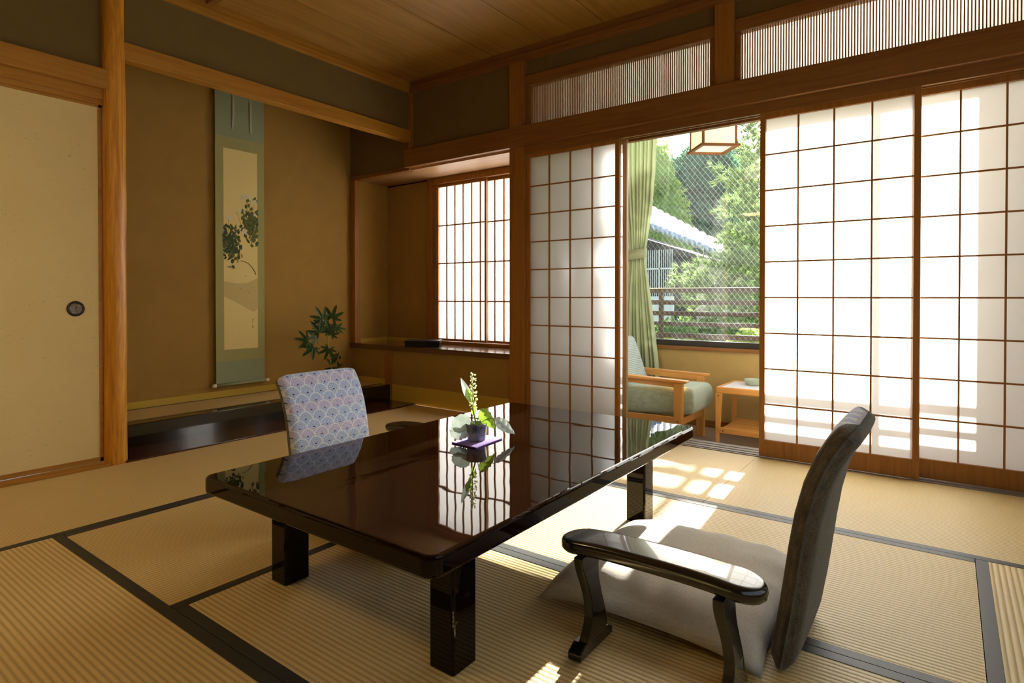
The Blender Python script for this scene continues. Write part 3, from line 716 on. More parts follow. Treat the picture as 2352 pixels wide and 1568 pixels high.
M['ribbon'] = plain('pale_ribbon', (.50,.50,.33), .7)
for y_, zt, dy in ((2.478, 2.372, -.010), (2.622, 2.372, .010)):
    mb = MB(); z0_ = 2.262
    def strip(pts, w_=.016):
        vs = []; fs = []
        for (yy, zz_, xx) in pts: vs += [(SX+xx, yy-w_/2, zz_), (SX+xx, yy+w_/2, zz_)]
        for i in range(len(pts)-1): fs.append((2*i, 2*i+1, 2*i+3, 2*i+2))
        return vs, fs
    mb.add(*strip([(y_, 2.66, .003), (y_+.002, zt, .010), (y_-.006 if dy < 0 else y_+.006, z0_, .004)]))
    mb.build('ribbon', M['ribbon'], hs, solid=.001)
# painted motif: flowers, leaves, branch, snowy slope, signature marks
def pyz(px, py):   # picture units: 0..1 across, 0..1 from the top
    return 2.400+.282*px, 2.107-1.587*py
M['inkleaf'] = plain('ink_leaf_green', (.055,.085,.025), .8); M['inkleaf2'] = plain('ink_leaf_olive', (.13,.145,.03), .8)
M['inkwhite'] = plain('ink_white', (.88,.84,.64), .8); M['inkochre'] = plain('ink_ochre', (.48,.33,.05), .8)
M['inkbrown'] = plain('ink_brown', (.085,.05,.02), .8); M['inkgrey'] = plain('ink_wash', (.68,.54,.21), .8); M['inkred'] = plain('ink_dark_red', (.07,.015,.015), .8)
PX = SX+.0022
def blob(mb, cy, cz, ry, rz, ang=0, n=9, dx=0):
    vs = [(PX+dx+.0004, cy+ry*math.cos(2*math.pi*k/n)*math.cos(ang)-rz*math.sin(2*math.pi*k/n)*math.sin(ang), cz+ry*math.cos(2*math.pi*k/n)*math.sin(ang)+rz*math.sin(2*math.pi*k/n)*math.cos(ang)) for k in range(n)]
    mb.add(vs, [tuple(range(n))])
rp = random.Random(3)
def clampy(y): return max(2.406, min(2.676, y))
lv = MB()
for (cx, cy, sx, sy, cnt, mi) in ((.22,.480,.30,.075,130,0), (.80,.365,.26,.080,130,1)):
    for k in range(cnt):
        a, b = pyz(cx+rp.gauss(0,sx*.5), cy+rp.gauss(0,sy*.55)); lv.mi = mi if rp.random() < .8 else 1-mi
        blob(lv, clampy(a), b, .007+rp.random()*.006, .013+rp.random()*.009, rp.uniform(-1,1), dx=k*2e-6)
lv.build('painted_leaves', [M['inkleaf'], M['inkleaf2']], pic)
oc = MB()
for (cx, cy) in ((.25,.535),(.35,.545),(.40,.555),(.15,.53),(.93,.41),(.97,.42),(.88,.415),(.3,.55),(.52,.53)):
    a, b = pyz(cx, cy); blob(oc, clampy(a), b, .008, .02, rp.uniform(-.6,.6))
oc.build('painted_dry_leaves', M['inkochre'], pic)
def brush(pts, w0, w1, mat, name, dx=.0003):
    mb = MB(); vs = []; fs = []
    P_ = [Vector((0, *pyz(*p))) for p in pts]
    for i, p in enumerate(P_):
        d = (P_[min(i+1,len(P_)-1)]-P_[max(0,i-1)]).normalized(); nn = Vector((0,-d.z,d.y)); w_ = w0+(w1-w0)*i/(len(P_)-1)
        for s in (-1,1): q = p+nn*w_*s; vs.append((PX+dx, q.y, q.z))
    for i in range(len(P_)-1): fs.append((2*i,2*i+1,2*i+3,2*i+2))
    mb.add(vs, fs); return mb.build(name, mat, pic)
brush([(.48,.555),(.60,.558),(.72,.568),(.82,.585),(.90,.605),(.94,.622)], .0022, .0040, M['inkbrown'], 'painted_branch')
brush([(.86,.425),(.84,.45),(.78,.475)], .0018, .0026, M['inkbrown'], 'painted_branch')
stm = MB()
for (a, b, c_, d_) in ((.12,.44,.14,.36),(.2,.44,.2,.385),(.3,.44,.36,.375),(.25,.44,.24,.38),(.68,.32,.66,.245),(.75,.32,.78,.24),(.62,.33,.5,.30),(.85,.32,.9,.26),(.7,.32,.7,.255),(.5,.37,.38,.315)):
    p, q = Vector((0,*pyz(a,b))), Vector((0,*pyz(c_,d_))); nn = Vector((0,.0009,0))
    stm.add([(PX+.0005,*(p-nn).yz),(PX+.0005,*(p+nn).yz),(PX+.0005,*(q+nn).yz),(PX+.0005,*(q-nn).yz)], [(0,1,2,3)]); blob(stm, q.y, q.z, .003, .004)
stm.build('painted_stems', M['inkbrown'], pic)
fl_ = MB()
for (cx, cy, r) in ((.15,.345,.015),(.60,.405,.017),(.66,.225,.017),(.92,.25,.014),(.78,.235,.011),(.50,.24,.010),(.48,.30,.010),(.92,.315,.010)):
    a, b = pyz(cx, cy); r *= 1.5
    fl_ = MB()
    for k in range(10):
        t = 2*math.pi*k/10; blob(fl_, clampy(a+r*.55*math.cos(t)), b+r*.55*math.sin(t), r*.48, r*.2, t, 7, .0004)
    fl_.build('painted_flower', M['inkwhite'], pic)
ct = MB()
for (cx, cy) in ((.15,.345),(.60,.405),(.66,.225),(.92,.25)):
    ct = MB(); a, b = pyz(cx, cy); blob(ct, a, b, .004, .003, 0, 8, .0007); ct.build('painted_flower_centre', M['inkochre'], pic)
mo = MB()
for k in range(22): a, b = pyz(.20+rp.gauss(0,.05), .588+rp.gauss(0,.005)); blob(mo, clampy(a), b, .005, .0018, rp.uniform(-1.2,1.2))
mo.build('painted_insect', M['inkred'], pic)
sg = MB(); sy = [pyz(0,.735), pyz(.2,.752), pyz(.45,.775), pyz(.70,.800), pyz(.88,.815), pyz(1,.80), pyz(1,.64), pyz(.7,.665), pyz(.35,.67), pyz(0,.66)]
sg.add([(PX+.0001, a, b) for a, b in sy], [tuple(range(len(sy)))]); sg.build('painted_slope', M['inkgrey'], pic)
mk = MB()
for (cx, cy, w_, h_) in ((.84,.852,.02,.002),(.84,.858,.012,.002),(.84,.864,.02,.0015),(.835,.870,.004,.006),(.84,.884,.02,.0015),(.83,.889,.006,.004),(.855,.889,.006,.004),(.84,.896,.018,.002)):
    a, b = pyz(cx, cy); mk.add([(PX+.0005,a-w_/3.2,b-h_*.9),(PX+.0005,a+w_/3.2,b-h_*.9),(PX+.0005,a+w_/3.2,b+h_*.9),(PX+.0005,a-w_/3.2,b+h_*.9)], [(0,1,2,3)])
mk.build('painted_signature', M['inkbrown'], pic)
M['inkthin'] = plain('ink_thin_brown', (.33,.25,.10), .8)
for (cx, cy) in ((.48,.695),(.86,.69),(.92,.705),(.72,.715),(.76,.722),(.35,.735),(.22,.60),(.62,.63),(.65,.635)):
    dsh = MB(); a, b = pyz(cx, cy); blob(dsh, a, b, .009, .0016, rp.uniform(-.3,.3)); dsh.build('painted_ground_mark', M['inkthin'], pic)

# ------------------------------------------------------------------ maple arrangement in the alcove
MP = Vector((-4.30, 3.205, .146))
me_ = empty('maple_arrangement', tuple(MP), 'green maple sprig arranged in a low dark vase in the alcove corner', 'flower arrangement')
MB().lathe([(.0001,0),(.05,0),(.075,.02),(.082,.05),(.080,.085),(.066,.115),(.058,.150),(.062,.172),(.050,.172),(.046,.14),(.0001,.12)], MP).build('vase', M['tray'], me_, smooth=True)
def palm(parent, c0, size, up, nrm, mat):
    up = Vector(up).normalized(); nrm = (Vector(nrm)-up*Vector(nrm).dot(up)).normalized(); s = up.cross(nrm)
    pts = []; lobes = [(-128,.50),(-88,.72),(-46,.92),(0,1.0),(46,.92),(88,.72),(128,.50)]
    for i, (a, l) in enumerate(lobes):
        a_ = R(a)
        for da, f in ((-13,.55),(-7,.80),(0,1.0),(7,.80),(13,.55)): pts.append((a_+R(da), l*f*size))
        if i < 6: pts.append((R((a+lobes[i+1][0])/2), .34*size))
    vs = [Vector(c0)]+[Vector(c0)+up*math.cos(a)*r+s*math.sin(a)*r-nrm*(r*r*1.6) for a, r in pts]
    fs = [(0, i, i+1) for i in range(1, len(pts))]
    return MB().add(vs, fs).build('leaf', mat, parent)
rr = random.Random(5)
stmb = MB(); stmb.tube([MP+UP*.13, MP+Vector((0,-.02,.25)), MP+Vector((0,-.045,.36)), MP+Vector((0,-.05,.50)), MP+Vector((0,-.03,.60))], [.005,.004,.0035,.003,.002], 6)
stmb.tube([MP+Vector((0,-.045,.36)), MP+Vector((0,-.13,.43)), MP+Vector((0,-.24,.40))], .002, 5)
stmb.tube([MP+Vector((0,-.05,.45)), MP+Vector((0,.03,.52))], .002, 5)
stmb.build('branch', M['stem'], me_)
for (dy, dz, s, a) in ((-.115,.600,.10,30),(-.02,.610,.095,-15),(.035,.520,.085,-60),(-.155,.490,.10,40),(-.235,.425,.095,75),(-.17,.365,.095,120),(-.055,.500,.085,10),(-.055,.345,.08,160),(-.085,.545,.08,60),(.0,.46,.07,-30),(-.19,.45,.07,90)):
    up = Vector((rr.uniform(-.2,.2), -math.sin(R(a)), math.cos(R(a))))
    palm(me_, MP+Vector((rr.uniform(-.03,.04), dy, dz)), s*1.28, up, (.75, -.45, .35+rr.uniform(-.2,.3)), M['maple'])
M['maplered'] = leafmat('reddish_leaf', (.10,.025,.02), (.07,.06,.02))
for k in range(26):
    a = rr.uniform(0, 6.28); d = Vector((math.cos(a)*.6, math.sin(a), rr.uniform(.5,1.6))).normalized(); b0 = MP+Vector((0,.025,.17+rr.uniform(0,.10)))+Vector((rr.uniform(-.03,.03), rr.uniform(-.035,.035), 0))
    leaf(me_, b0, b0+d*rr.uniform(.04,.07), (.8,-.4,.5), .022, M['maple'] if k%5 else M['maplered'], n=5)

# ------------------------------------------------------------------ lacquer box on the desk ledge
tr = empty('lacquer_box', (-3.73, 3.76, .5), 'shallow black lacquered box lying on the brown ledge', 'box')
mz = Matrix.Rotation(R(38), 3, 'Z')
def ob(name, c, sx, sy, sz, mat, par, bev=.002):
    return MB().obox(Vector((-3.735, 3.745, 0))+mz@Vector(c), sx, sy, sz, mz).build(name, mat, par, bevel=bev)
ob('base', (0,0,.518), .30, .20, .034, M['tray'], tr); lid = ob('lid', (0,0,.545), .308, .208, .020, M['tray'], tr, .003)

# ------------------------------------------------------------------ veranda furniture
def armchair():
    e = empty('armchair', (-1.8, 4.26, ZF), 'wooden armchair with pale green upholstery beside the curtain', 'armchair', 'veranda armchairs')
    ya, yb = 4.00, 4.50
    for y in (ya, yb):
        inner = 1 if y == ya else -1
        mb = MB().prism([(-2.22,.322),(-1.50,.300),(-1.50,.338),(-2.22,.352)], lambda u, v, t: (u, t, v), y+inner*.006, y+inner*.032)
        ar = MB().prism([(-2.24,.352),(-1.462,.336),(-1.448,.344),(-1.452,.356),(-2.24,.374)], lambda u, v, t: (u, t, v), y-.016, y+.046 if y == ya else y+.016).build('armrest', M['furn'], e, bevel=.005)
        if y == yb: ar.location = (0, -.015, 0)
        mb.build('arm_rail', M['furn'], e, bevel=.003)
        MB().prism([(-1.548,ZF),(-1.490,ZF),(-1.484,.336),(-1.548,.336)], lambda u, v, t: (u, t, v), y, y+inner*.038).build('front_leg', M['furnz'], e, bevel=.004)
        MB().prism([(-2.20,ZF),(-2.15,ZF),(-2.16,.340),(-2.22,.340)], lambda u, v, t: (u, t, v), y, y+inner*.038).build('rear_leg', M['furnz'], e, bevel=.004)
        MB().prism([(-2.16,.040),(-1.546,.046),(-1.546,.094),(-2.16,.088)], lambda u, v, t: (u, t, v), y+inner*.004, y+inner*.032).build('side_rail', M['furn'], e, bevel=.003)
        pg = MB(); n = 12
        pg.tube([(-1.518, y-.003*inner, .068), (-1.518, y+.004*inner, .068)], .006, 12).build('bolt_cap', M['iron'], e)
    for x_ in (-1.53, -2.19): B(x_, x_+.03, ya+.03, yb-.03, .035, .085).build('cross_rail', M['furn'], e, bevel=.003)
    def cushion(fn, name, mat, nu=20, nv=20, piping=None):
        mb = MB(); mb.grid(lambda u, v: fn(u, v, 1), nu, nv); mb.grid(lambda u, v: fn(1-u, v, -1), nu, nv)
        return mb.build(name, mat, e, smooth=True, weld=True)
    def seat(u, v, s):
        a, b = 2*u-1, 2*v-1
        a = math.copysign(1-(1-abs(a))**1.8, a); b = math.copysign(1-(1-abs(b))**1.8, b)
        t = max(0, (1-abs(a)**16)*(1-abs(b)**18))**.33
        cx, cy = -1.745, (ya+yb)/2
        zc = .185+ .022*a*1
        return (cx+a*.328, cy+b*.208, zc+s*t*.098+(.012*(1-a*a)*(1-b*b) if s > 0 else 0))
    cushion(seat, 'seat_cushion', M['arm'], 24, 24)
    def back(u, v, s):
        b = 2*u-1; b = math.copysign(1-(1-abs(b))**1.8, b); q_ = 2*v-1; v = .5+.5*math.copysign(1-(1-abs(q_))**1.8, q_); t = v
        wid = .212*(1-.16*max(0, (t-.25))**1.5)
        th = max(0, (1-abs(b)**7)*(1-abs(2*v-1)**9))**.4*.062
        ax, az = -1.955-.135*t, .20+.42*t
        return (ax+s*th*.95, (ya+yb)/2+b*wid, az+s*th*.3)
    cushion(back, 'back_cushion', M['armback'], 22, 26)
    return e
ac = armchair()
dup(ac, Matrix.Translation((-2.05, 8.50, 0)) @ Matrix.Rotation(math.pi, 4, 'Z'), 'second veranda armchair, only a shadow on the right paper door')

vt = empty('side_table', (-.98, 4.45, ZF), 'light wooden side table with white top and slatted shelf on the veranda', 'table')
tx0, tx1, ty0, ty1, tz = -1.335, -.66, 4.245, 4.665, .300
M['whitetop'] = plain('white_laminate', (.80,.80,.78), .35)
B(tx0+.028, tx1-.028, ty0+.022, ty1-.022, tz-.022, tz-.006).build('top_panel', M['whitetop'], vt)
for (y0_, y1_) in ((ty0, ty0+.024), (ty1-.024, ty1)):
    B(tx0+.004, tx1-.004, y0_, y1_, tz-.048, tz).build('top_rail', M['furn'], vt, bevel=.008)
    B(tx0+.004, tx1-.004, y0_, y1_, -.028, .012).build('shelf_rail', M['furn'], vt, bevel=.003)
for (x_, s) in ((tx0, 1), (tx1, -1)):
    B(min(x_, x_+s*.024), max(x_, x_+s*.024), ty0+.02, ty1-.02, tz-.045, tz-.004).build('end_rail', M['furn'], vt, bevel=.004)
    for (y_, q) in ((ty0, 1), (ty1, -1)):
        MB().prism([(x_+s*.004, ZF), (x_+s*.024, ZF), (x_+s*.030, .0), (x_+s*.046, tz-.046), (x_, tz-.046), (x_, -.0)], lambda u, v, t: (u, t, v), y_+q*.001, y_+q*.026).build('leg', M['furnz'], vt, bevel=.003)
        MB().tube([(x_+s*.020, y_-q*.001, tz-.064), (x_+s*.020, y_+q*.004, tz-.064)], .005, 10).build('bolt_cap', M['iron'], vt)
        MB().tube([(x_+s*.055, y_-q*.002, -.010), (x_+s*.055, y_+q*.004, -.010)], .005, 10).build('bolt_cap', M['iron'], vt)
for k in range(7):
    y_ = ty0+.05+k*(ty1-ty0-.10)/6
    B(tx0+.03, tx1-.03, y_-.010, y_+.010, -.008, .002).build('shelf_slat', M['furn'], vt, bevel=.002)
for x_ in (tx0+.035, tx1-.055): B(x_, x_+.022, ty0+.02, ty1-.02, -.022, -.008).build('shelf_bearer', M['furn'], vt)
as_ = empty('ashtray', (-1.15, 4.52, tz-.006), 'small clear green glass dish on the white table top', 'dish')
M['greenglass'] = plain('green_dish_glass', (.45,.52,.36), .12, spec=.8)
MB().lathe([(.0001,.0),(.040,0),(.048,.006),(.062,.036),(.066,.040),(.062,.041),(.052,.032),(.040,.010),(.0001,.008)], (-1.15,4.52,tz-.0055), 20).build('bowl', M['greenglass'], as_, smooth=True)

# hanging lantern
LC = Vector((-1.33, 4.16, 0)); lrot = R(40); lm = Matrix.Rotation(lrot, 3, 'Z')
ln = empty('hanging_lantern', (LC.x, LC.y, 2.1), 'square wooden paper lantern lit warm above the veranda', 'lantern')
def lb(c, sx, sy, sz): return dict(c=LC+lm@Vector(c), sx=sx, sy=sy, sz=sz, M=lm)
fr = MB(); a = .118
for s in (-1, 1):
    fr.obox(**lb((0, s*.122, 1.965), .272, .026, .016)); fr.obox(**lb((s*.122, 0, 1.965), .026, .220, .016))
    fr.obox(**lb((0, s*a, 2.275), .236, .014, .014)); fr.obox(**lb((s*a, 0, 2.275), .014, .236, .014))
    for q in (-1, 1): fr.obox(**lb((s*a*.96, q*a*.96, 2.125), .015, .015, .31))
fr.build('lantern_frame', M['lamp_wood'], ln, bevel=.002)
_m = NT('lit_lantern_paper'); _e = _m.n('ShaderNodeEmission'); _e.inputs[0].default_value = (1.0,.80,.52,1); _e.inputs[1].default_value = .80
_d = _m.n('ShaderNodeBsdfDiffuse'); _d.inputs[0].default_value = (.85,.78,.6,1); _a = _m.n('ShaderNodeAddShader'); _m.l(_e.outputs[0], _a.inputs[0]); _m.l(_d.outputs[0], _a.inputs[1]); M['litpaper'] = _m.done(_a.outputs[0])
pp = MB()
for s in (-1, 1): pp.obox(**lb((0, s*(a-.004), 2.12), .216, .002, .30)); pp.obox(**lb((s*(a-.004), 0, 2.12), .002, .216, .30))
pp.build('lantern_paper', M['litpaper'], ln)
MB().obox(**lb((0,0,1.972), .22, .22, .002)).build('lantern_diffuser', M['litpaper'], ln)
MB().tube([(LC.x, LC.y, 2.28), (LC.x, LC.y, 2.90)], .004, 6).build('cord', M['iron'], ln)
MB().obox(**lb((0,0,2.285), .236, .236, .006)).build('lantern_top', M['lamp_wood'], ln)

# curtain
cu = empty('curtain', (-2.14, 4.72, .3), 'pale green gathered curtain tied at its waist beside the veranda window', 'curtain')
def curt(u, v):
    z = 2.36-2.30*v                      # 2.36 .. .06
    keys = [(2.36,-2.325,-1.972),(2.0,-2.315,-1.985),(1.7,-2.280,-2.010),(1.45,-2.240,-2.045),(1.32,-2.222,-2.066),(1.22,-2.225,-2.062),(1.0,-2.262,-2.030),(.7,-2.292,-1.990),(.4,-2.305,-1.955),(.06,-2.31,-1.93)]
    for a_, b_ in zip(keys, keys[1:]):
        if z >= b_[0]-1e-9: t = (a_[0]-z)/(a_[0]-b_[0]); break
    xl_ = a_[1]+(b_[1]-a_[1])*t; xr_ = a_[2]+(b_[2]-a_[2])*t
    wd = (xr_-xl_)/.35
    amp = .030*min(1.2, .45+.55*wd)
    ph = u*2*math.pi*9+.6*math.sin(u*9)
    y = 4.70+amp*math.sin(ph)+.010*math.sin(ph*.5+v*3)
    x_ = xl_+(xr_-xl_)*u+.006*math.cos(ph)
    return (x_, y, z)
MB().grid(curt, 130, 50).build('curtain_cloth', M['curtain'], cu, smooth=True)
tbk = MB(); n = 24; vs = []
for k in range(n+1):
    t = 2*math.pi*k/n
    for z in (1.255, 1.335): vs.append((-2.144+.088*math.cos(t), 4.70+.048*math.sin(t), z+.012*math.cos(t)))
tbk.add(vs, [(2*k, 2*k+2, 2*k+3, 2*k+1) for k in range(n)])
tbk.build('tieback', M['curtain'], cu, smooth=True, solid=.004)
B(-2.50, .10, 4.685, 4.715, 2.365, 2.39).build('curtain_rail', M['whitetop'], cu)

# ------------------------------------------------------------------ outside
M['railwood'] = wood('dark_rail_wood', (.040,.025,.015), (.022,.013,.008), 'x')
struct(B(-5, 4, 4.93, 5.62, -.30, -.12), 'floor_balcony', plain('balcony_concrete', (.4,.39,.36), .9))
rl = empty('balcony_railing', (-1, 5.5, -.12), 'dark railing of flat horizontal boards outside the window', 'railing')
for z0_, z1_ in ((.975,1.017),(.862,.905),(.757,.800),(.660,.698),(.545,.592),(.44,.48),(.33,.37)):
    B(-3.2, 2.2, 5.48, 5.502, z0_, z1_).build('rail_board', M['railwood'], rl, bevel=.002)
MB().box(-3.2, 2.2, 5.465, 5.525, 1.017, 1.024).build('rail_cap', M['wire'], rl)
for x_ in (-2.52, -2.26, -1.11, .5, 1.9): B(x_-.02, x_+.02, 5.503, 5.54, -.12, 1.017).build('rail_post', M['railwood'], rl)

def ground_mat():
    m = NT('garden_ground'); n = m.noise(m.coord(), 1.5, 5, .6); return m.done(m.bsdf(m.ramp(n, [(.4,(.06,.10,.025)),(.6,(.22,.24,.10))]), .9))
g = B(-60, 60, 5.62, 90, -1.6, -1.4).build('garden_ground', ground_mat()); g['kind'] = 'structure'
def fol(name, cols, tr=.35): return leafmat(name, cols[0], cols[1], tr=tr, gloss=.55)
M['f_dark'] = fol('conifer_green', ((.05,.17,.09),(.14,.32,.16)), .5)
M['f_mid'] = fol('shrub_green', ((.10,.20,.04),(.22,.34,.08)), .45)
M['f_lime'] = fol('spring_green', ((.28,.40,.08),(.46,.56,.16)), .5)
M['f_pine'] = fol('pine_green', ((.13,.24,.045),(.36,.46,.16)), .4)
M['bark'] = wood('bark', (.16,.11,.07), (.08,.05,.03), 'z', .9)
def cloud(blobs, n, size, rnd):
    mb = MB()
    tot = sum(b[3]*b[4]*b[5] for b in blobs)
    for (cx, cy, cz, rx, ry, rz) in blobs:
        for k in range(int(n*rx*ry*rz/tot)+1):
            while True:
                p = Vector((rnd.uniform(-1,1), rnd.uniform(-1,1), rnd.uniform(-1,1)))
                if .35 < p.length < 1: break
            r_ = rnd.uniform(.75,1.05); p = p.normalized()*r_
            c0 = Vector((cx+p.x*rx, cy+p.y*ry, cz+p.z*rz)); s = size*rnd.uniform(.5,1.3)
            a_ = Vector((rnd.gauss(0,1), rnd.gauss(0,1), rnd.gauss(0,1))).normalized(); b_ = a_.cross(Vector((rnd.gauss(0,1), rnd.gauss(0,1), rnd.gauss(0,1)))).normalized()
            mb.add([c0-a_*s, c0+b_*s*.45, c0+a_*s, c0-b_*s*.45], [(0,1,2,3)])
    return mb
def tree(loc, blobs, n, size, mat, label, h, seed, name='tree', cat='tree', group=None, tr=.12, core=True):
    rnd = random.Random(seed)
    e = empty(name, loc, label, cat, group)
    cloud([(loc[0]+b[0], loc[1]+b[1], loc[2]+b[2], b[3], b[4], b[5]) for b in blobs], n, size, rnd).build('foliage', mat, e)
    if core:
        cm = MB(); core_r = .80
        for b in blobs:
            cm.grid(lambda u, v: (loc[0]+b[0]+b[3]*core_r*math.cos(6.2832*u)*math.sin(math.pi*v)*(1+.12*math.sin(9*u*6.28+7*v)), loc[1]+b[1]+b[4]*core_r*math.sin(6.2832*u)*math.sin(math.pi*v), loc[2]+b[2]+b[5]*core_r*math.cos(math.pi*v)), 20, 12)
        cm.build('inner_foliage', mat, e)
    MB().tube([loc, (loc[0]+.05*h*.3, loc[1], loc[2]+h*.5), (loc[0], loc[1], loc[2]+h)], [tr, tr*.8, tr*.4], 8).build('trunk', M['bark'], e)
    return e
def xy(px, Y):     # ray through column px meets plane y=Y
    d = FW*FPX*math.cos(PIT)+RX*(px-1176); return d.x/d.y*Y
# tall dark conifer mass on the hillside
for i, (px, Y, h, w_) in enumerate(((1605,24,8.7,2.2),(1556,30,9.6,2.3),(1668,36,11.6,2.6))):
    x_ = xy(px, Y)
    tree((x_, Y, -1.4), [(0,0,h*.30,w_*.9,w_*.8,h*.26),(0,0,h*.55,w_*.85,w_*.8,h*.28),(.3,0,h*.80,w_*.6,w_*.6,h*.20)], 15000, .17, M['f_dark'],
         ['broad dark green tree rising behind the tiled roof', 'dark green tree at left behind the tiled roof', 'dark green tree behind the pine at right'][i], h, 20+i, group='dark trees on the hillside', tr=.25)
# distant hillside
hm = MB()
def hill(u, v):
    x_ = -75+130*u; y_ = 42+60*v; z_ = -1.5+ 22*v**.8*(.75+.25*math.sin(u*7+1)) + .8*math.sin(x_*.7+y_)*.6
    return (x_, y_, z_)
hm.grid(hill, 60, 24)
_m = NT('hazy_hillside'); _n = _m.noise(_m.coord(), .8, 6, .7); hh = hm.build('hillside', _m.done(_m.bsdf(_m.ramp(_n, [(.4,(.16,.25,.22)),(.6,(.34,.44,.38))]), .95)), smooth=True); hh['kind'] = 'structure'
x_ = xy(1528, 20); tree((x_, 20, -1.4), [(0,0,4.4,.9,.9,2.2),(-.3,0,6.6,.6,.7,1.3)], 2600, .12, M['f_lime'], 'pale yellow green tree beside the curtain above the roof', 6.5, 31)
# clipped pine close to the window
pn = empty('pine_tree', (-1.55, 10.3, -1.4), 'sunlit pine tree with needle tufts at the right of the open view', 'pine tree')
rnd = random.Random(11); needles = MB(); br = MB()
pads = []
for (px, py, Y, rx, rz) in ((1722,300,9.8,.26,.24),(1705,412,9.6,.36,.24),(1736,440,10,.30,.26),(1735,500,10,.30,.25),(1690,480,10.3,.26,.18),(1735,560,9.8,.34,.32),(1700,600,9.6,.42,.24),(1655,628,9.3,.48,.24),(1725,640,9.7,.40,.24),(1610,655,9.2,.38,.18),(1735,350,10.4,.26,.25),(1700,555,10,.32,.25),(1665,690,9.2,.5,.22),(1725,700,9.4,.42,.25),(1735,740,9.3,.4,.2)):
    x_ = xy(px, Y); dz_ = Y/math.cos(YAW) ; 
    depth = FW.x*x_+FW.y*Y; z_ = HC-(py-682)*depth/FPX
    pads.append((x_, Y, z_, rx, rz))
for (cx, cy, cz, rx, rz) in pads:
    for k in range(int(70*rx/.3)):
        p = Vector((rnd.gauss(0,.5)*rx, rnd.gauss(0,.5)*rx, rnd.gauss(0,.5)*rz)); c0 = Vector((cx, cy, cz))+p
        ax = (Vector((p.x*1.2, p.y*1.2, .18))).normalized()
        for q in range(26):
            d = (ax+Vector((rnd.gauss(0,.55), rnd.gauss(0,.55), rnd.gauss(0,.45)))).normalized(); L = rnd.uniform(.10,.17)
            s = d.cross(Vector((rnd.gauss(0,1), rnd.gauss(0,1), rnd.gauss(0,1)))).normalized()*.0062
            needles.add([c0-s, c0+s, c0+d*L], [(0,1,2)])
    br.tube([(-1.55, 10.3, cz-.25), ((cx-1.55)/2, (cy+10.3)/2, cz-.12), (cx, cy, cz)], [.03,.02,.008], 6)
needles.build('needles', M['f_pine'], pn)
br.tube([(-1.55,10.3,-1.4), (-1.45,10.35,.6), (-1.6,10.3,1.8), (-1.5,10.3,3.6)], [.11,.09,.06,.03], 8)
br.build('branches', M['bark'], pn)
# shrubs seen between the railing boards
for i, (px, Y, r_, zc, mt, lb_) in enumerate(((1560,8.6,.45,.35,'f_mid','rounded green shrub behind the railing near the curtain'),(1650,8.1,.40,.42,'f_mid','rounded green shrub behind the middle of the railing'),(1725,6.8,.32,.28,'f_lime','bright yellow green shrub behind the railing under the pine'),(1580,7.05,.20,.25,'f_mid','green shrub behind the railing beside the paper door'))):
    x_ = xy(px, Y)
    tree((x_, Y, -1.4), [(0,0,1.15+zc,r_,r_,.55),(.3,.1,.8+zc,r_*.8,r_*.7,.5)], 2600, .055, M[mt], lb_, 1.2, 50+i, 'shrub', 'shrub', 'garden shrubs behind the railing', .04)
# grass tuft like palm leaves
fe = empty('fern_clump', (xy(1560, 6.2), 6.2, -1.4), 'spiky yellow green fern clump low behind the railing', 'fern')
fm = MB(); cF = Vector((xy(1560, 6.2), 6.2, .34))
for k in range(70):
    a_ = rnd.uniform(0, 6.28); d = Vector((math.cos(a_), math.sin(a_)*.8, rnd.uniform(.2,1.3))).normalized(); s = d.cross(UP).normalized()*.008; L = rnd.uniform(.16,.32)
    fm.add([cF-s, cF+s, cF+d*L*.6+s+UP*.01, cF+d*L-UP*.03, cF+d*L*.6-s+UP*.01], [(0,1,2,3,4)])
fm.build('fronds', M['f_lime'], fe); MB().tube([(cF.x, cF.y, -1.4), cF], .05, 8).build('stem', M['bark'], fe)

# neighbouring house with tiled roof
M['housewood'] = plain('dark_weathered_boards', (.05,.048,.042), .8); M['tile'] = NT('grey_roof_tiles'); _m = M['tile']
_w = _m.n('ShaderNodeTexWave'); _w.inputs['Scale'].default_value = 3.2; _w.inputs['Distortion'].default_value = 1.0; _m.l(_m.coord(), _w.inputs[0])
M['tile'] = _m.done(_m.bsdf(_m.mix(_w.outputs[1], (.28,.32,.40), (.52,.57,.66)), .28, spec=.7, bump=_w.outputs[1], bs=.6, bd=.03))
def pz(px, py, Y):
    x_ = xy(px, Y); depth = FW.x*x_+FW.y*Y; return Vector((x_, Y, HC-(py-682)*depth/FPX))
hs_ = empty('neighbour_house', (-7, 13, -1.4), 'dark timber house with grey tiled roof beyond the railing', 'house')
lo1, lo2 = pz(1478, 515, 11.2), pz(1648, 582, 11.2); up2, up1 = pz(1664, 566, 11.9), pz(1478, 468, 13.4)
lo0 = lo1+(lo1-lo2)*2.5; up0 = up1+(up1-up2)*2.5
rf = MB(); nseg = 40
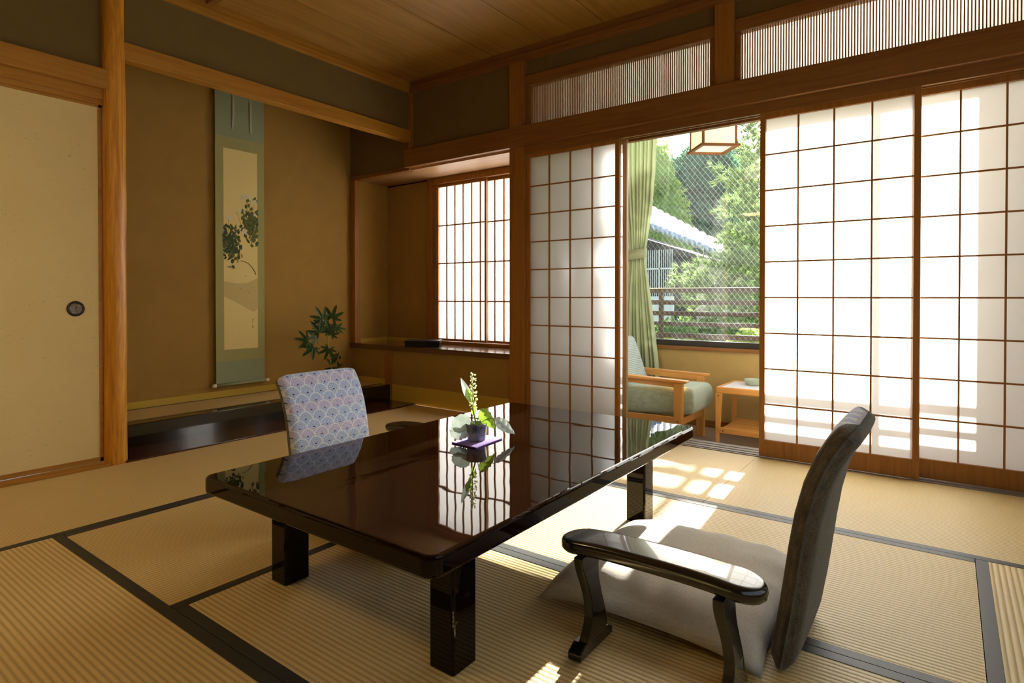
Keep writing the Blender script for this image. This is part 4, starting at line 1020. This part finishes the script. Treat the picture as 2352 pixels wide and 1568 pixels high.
def roofpt(u, v): 
    a_ = lo0.lerp(lo2, u); b_ = up0.lerp(up2, u); p = a_.lerp(b_, v); return p+UP*.02*math.sin(u*nseg*6.28)
rf.grid(roofpt, 240, 10); rf.build('roof', M['tile'], hs_, smooth=True, solid=.09)
wl = MB(); w1_, w2_ = pz(1440, 540, 11.6), pz(1600, 590, 11.6)
wl.add([(w1_.x-6, 11.6, -1.4), (w2_.x, 11.6, -1.4), (w2_.x, 11.6, w2_.z+.05), (w1_.x-6, 11.6, w1_.z+2.1), (w1_.x-6, 17, -1.4), (w2_.x-.5, 17, -1.4), (w2_.x-.5, 17, w2_.z), (w1_.x-6, 17, w1_.z+2)], [(0,1,2,3),(1,5,6,2),(5,4,7,6),(4,0,3,7),(3,2,6,7)])
wl.build('wall', M['housewood'], hs_)
for px in (1500, 1530):
    p = pz(px, 660, 11.56); f_ = MB()
    for k in range(7): f_.box(p.x-.14+k*.045, p.x-.13+k*.045, 11.53, 11.56, .6, 1.9)
    f_.box(p.x-.15, p.x+.17, 11.53, 11.56, .9, .93).box(p.x-.15, p.x+.17, 11.53, 11.56, 1.5, 1.53)
    f_.build('window_lattice', M['wire'], hs_)
p = pz(1520, 730, 11.0); wp = B(p.x-.9, p.x+.25, 10.95, 11.0, -1.4, .95).build('white_garden_wall', plain('white_render', (.72,.74,.74), .9)); wp['kind'] = 'structure'

# ------------------------------------------------------------------ unseen fill lamp, added to warm and brighten the left side
LX, LY = -2.55, -.45
cl = empty('fill_lamp', (LX, LY, 2.3), 'added square paper fill lamp, unseen, over the near left of the room', 'lamp')
MB().box(LX-.2, LX+.2, LY-.2, LY+.2, 2.30, 2.44).build('fill_lamp_shade', M['litpaper'], cl)
MB().tube([(LX,LY,2.44), (LX,LY,2.8)], .005, 6).build('cord', M['iron'], cl)
pl = bpy.data.lights.new('fill_light', 'AREA'); pl.shape = 'SQUARE'; pl.size = .38; pl.energy = 11; pl.color = (1.0, .70, .30)
plo = bpy.data.objects.new('fill_light', pl); C.objects.link(plo); plo.location = (LX, LY, 2.29)
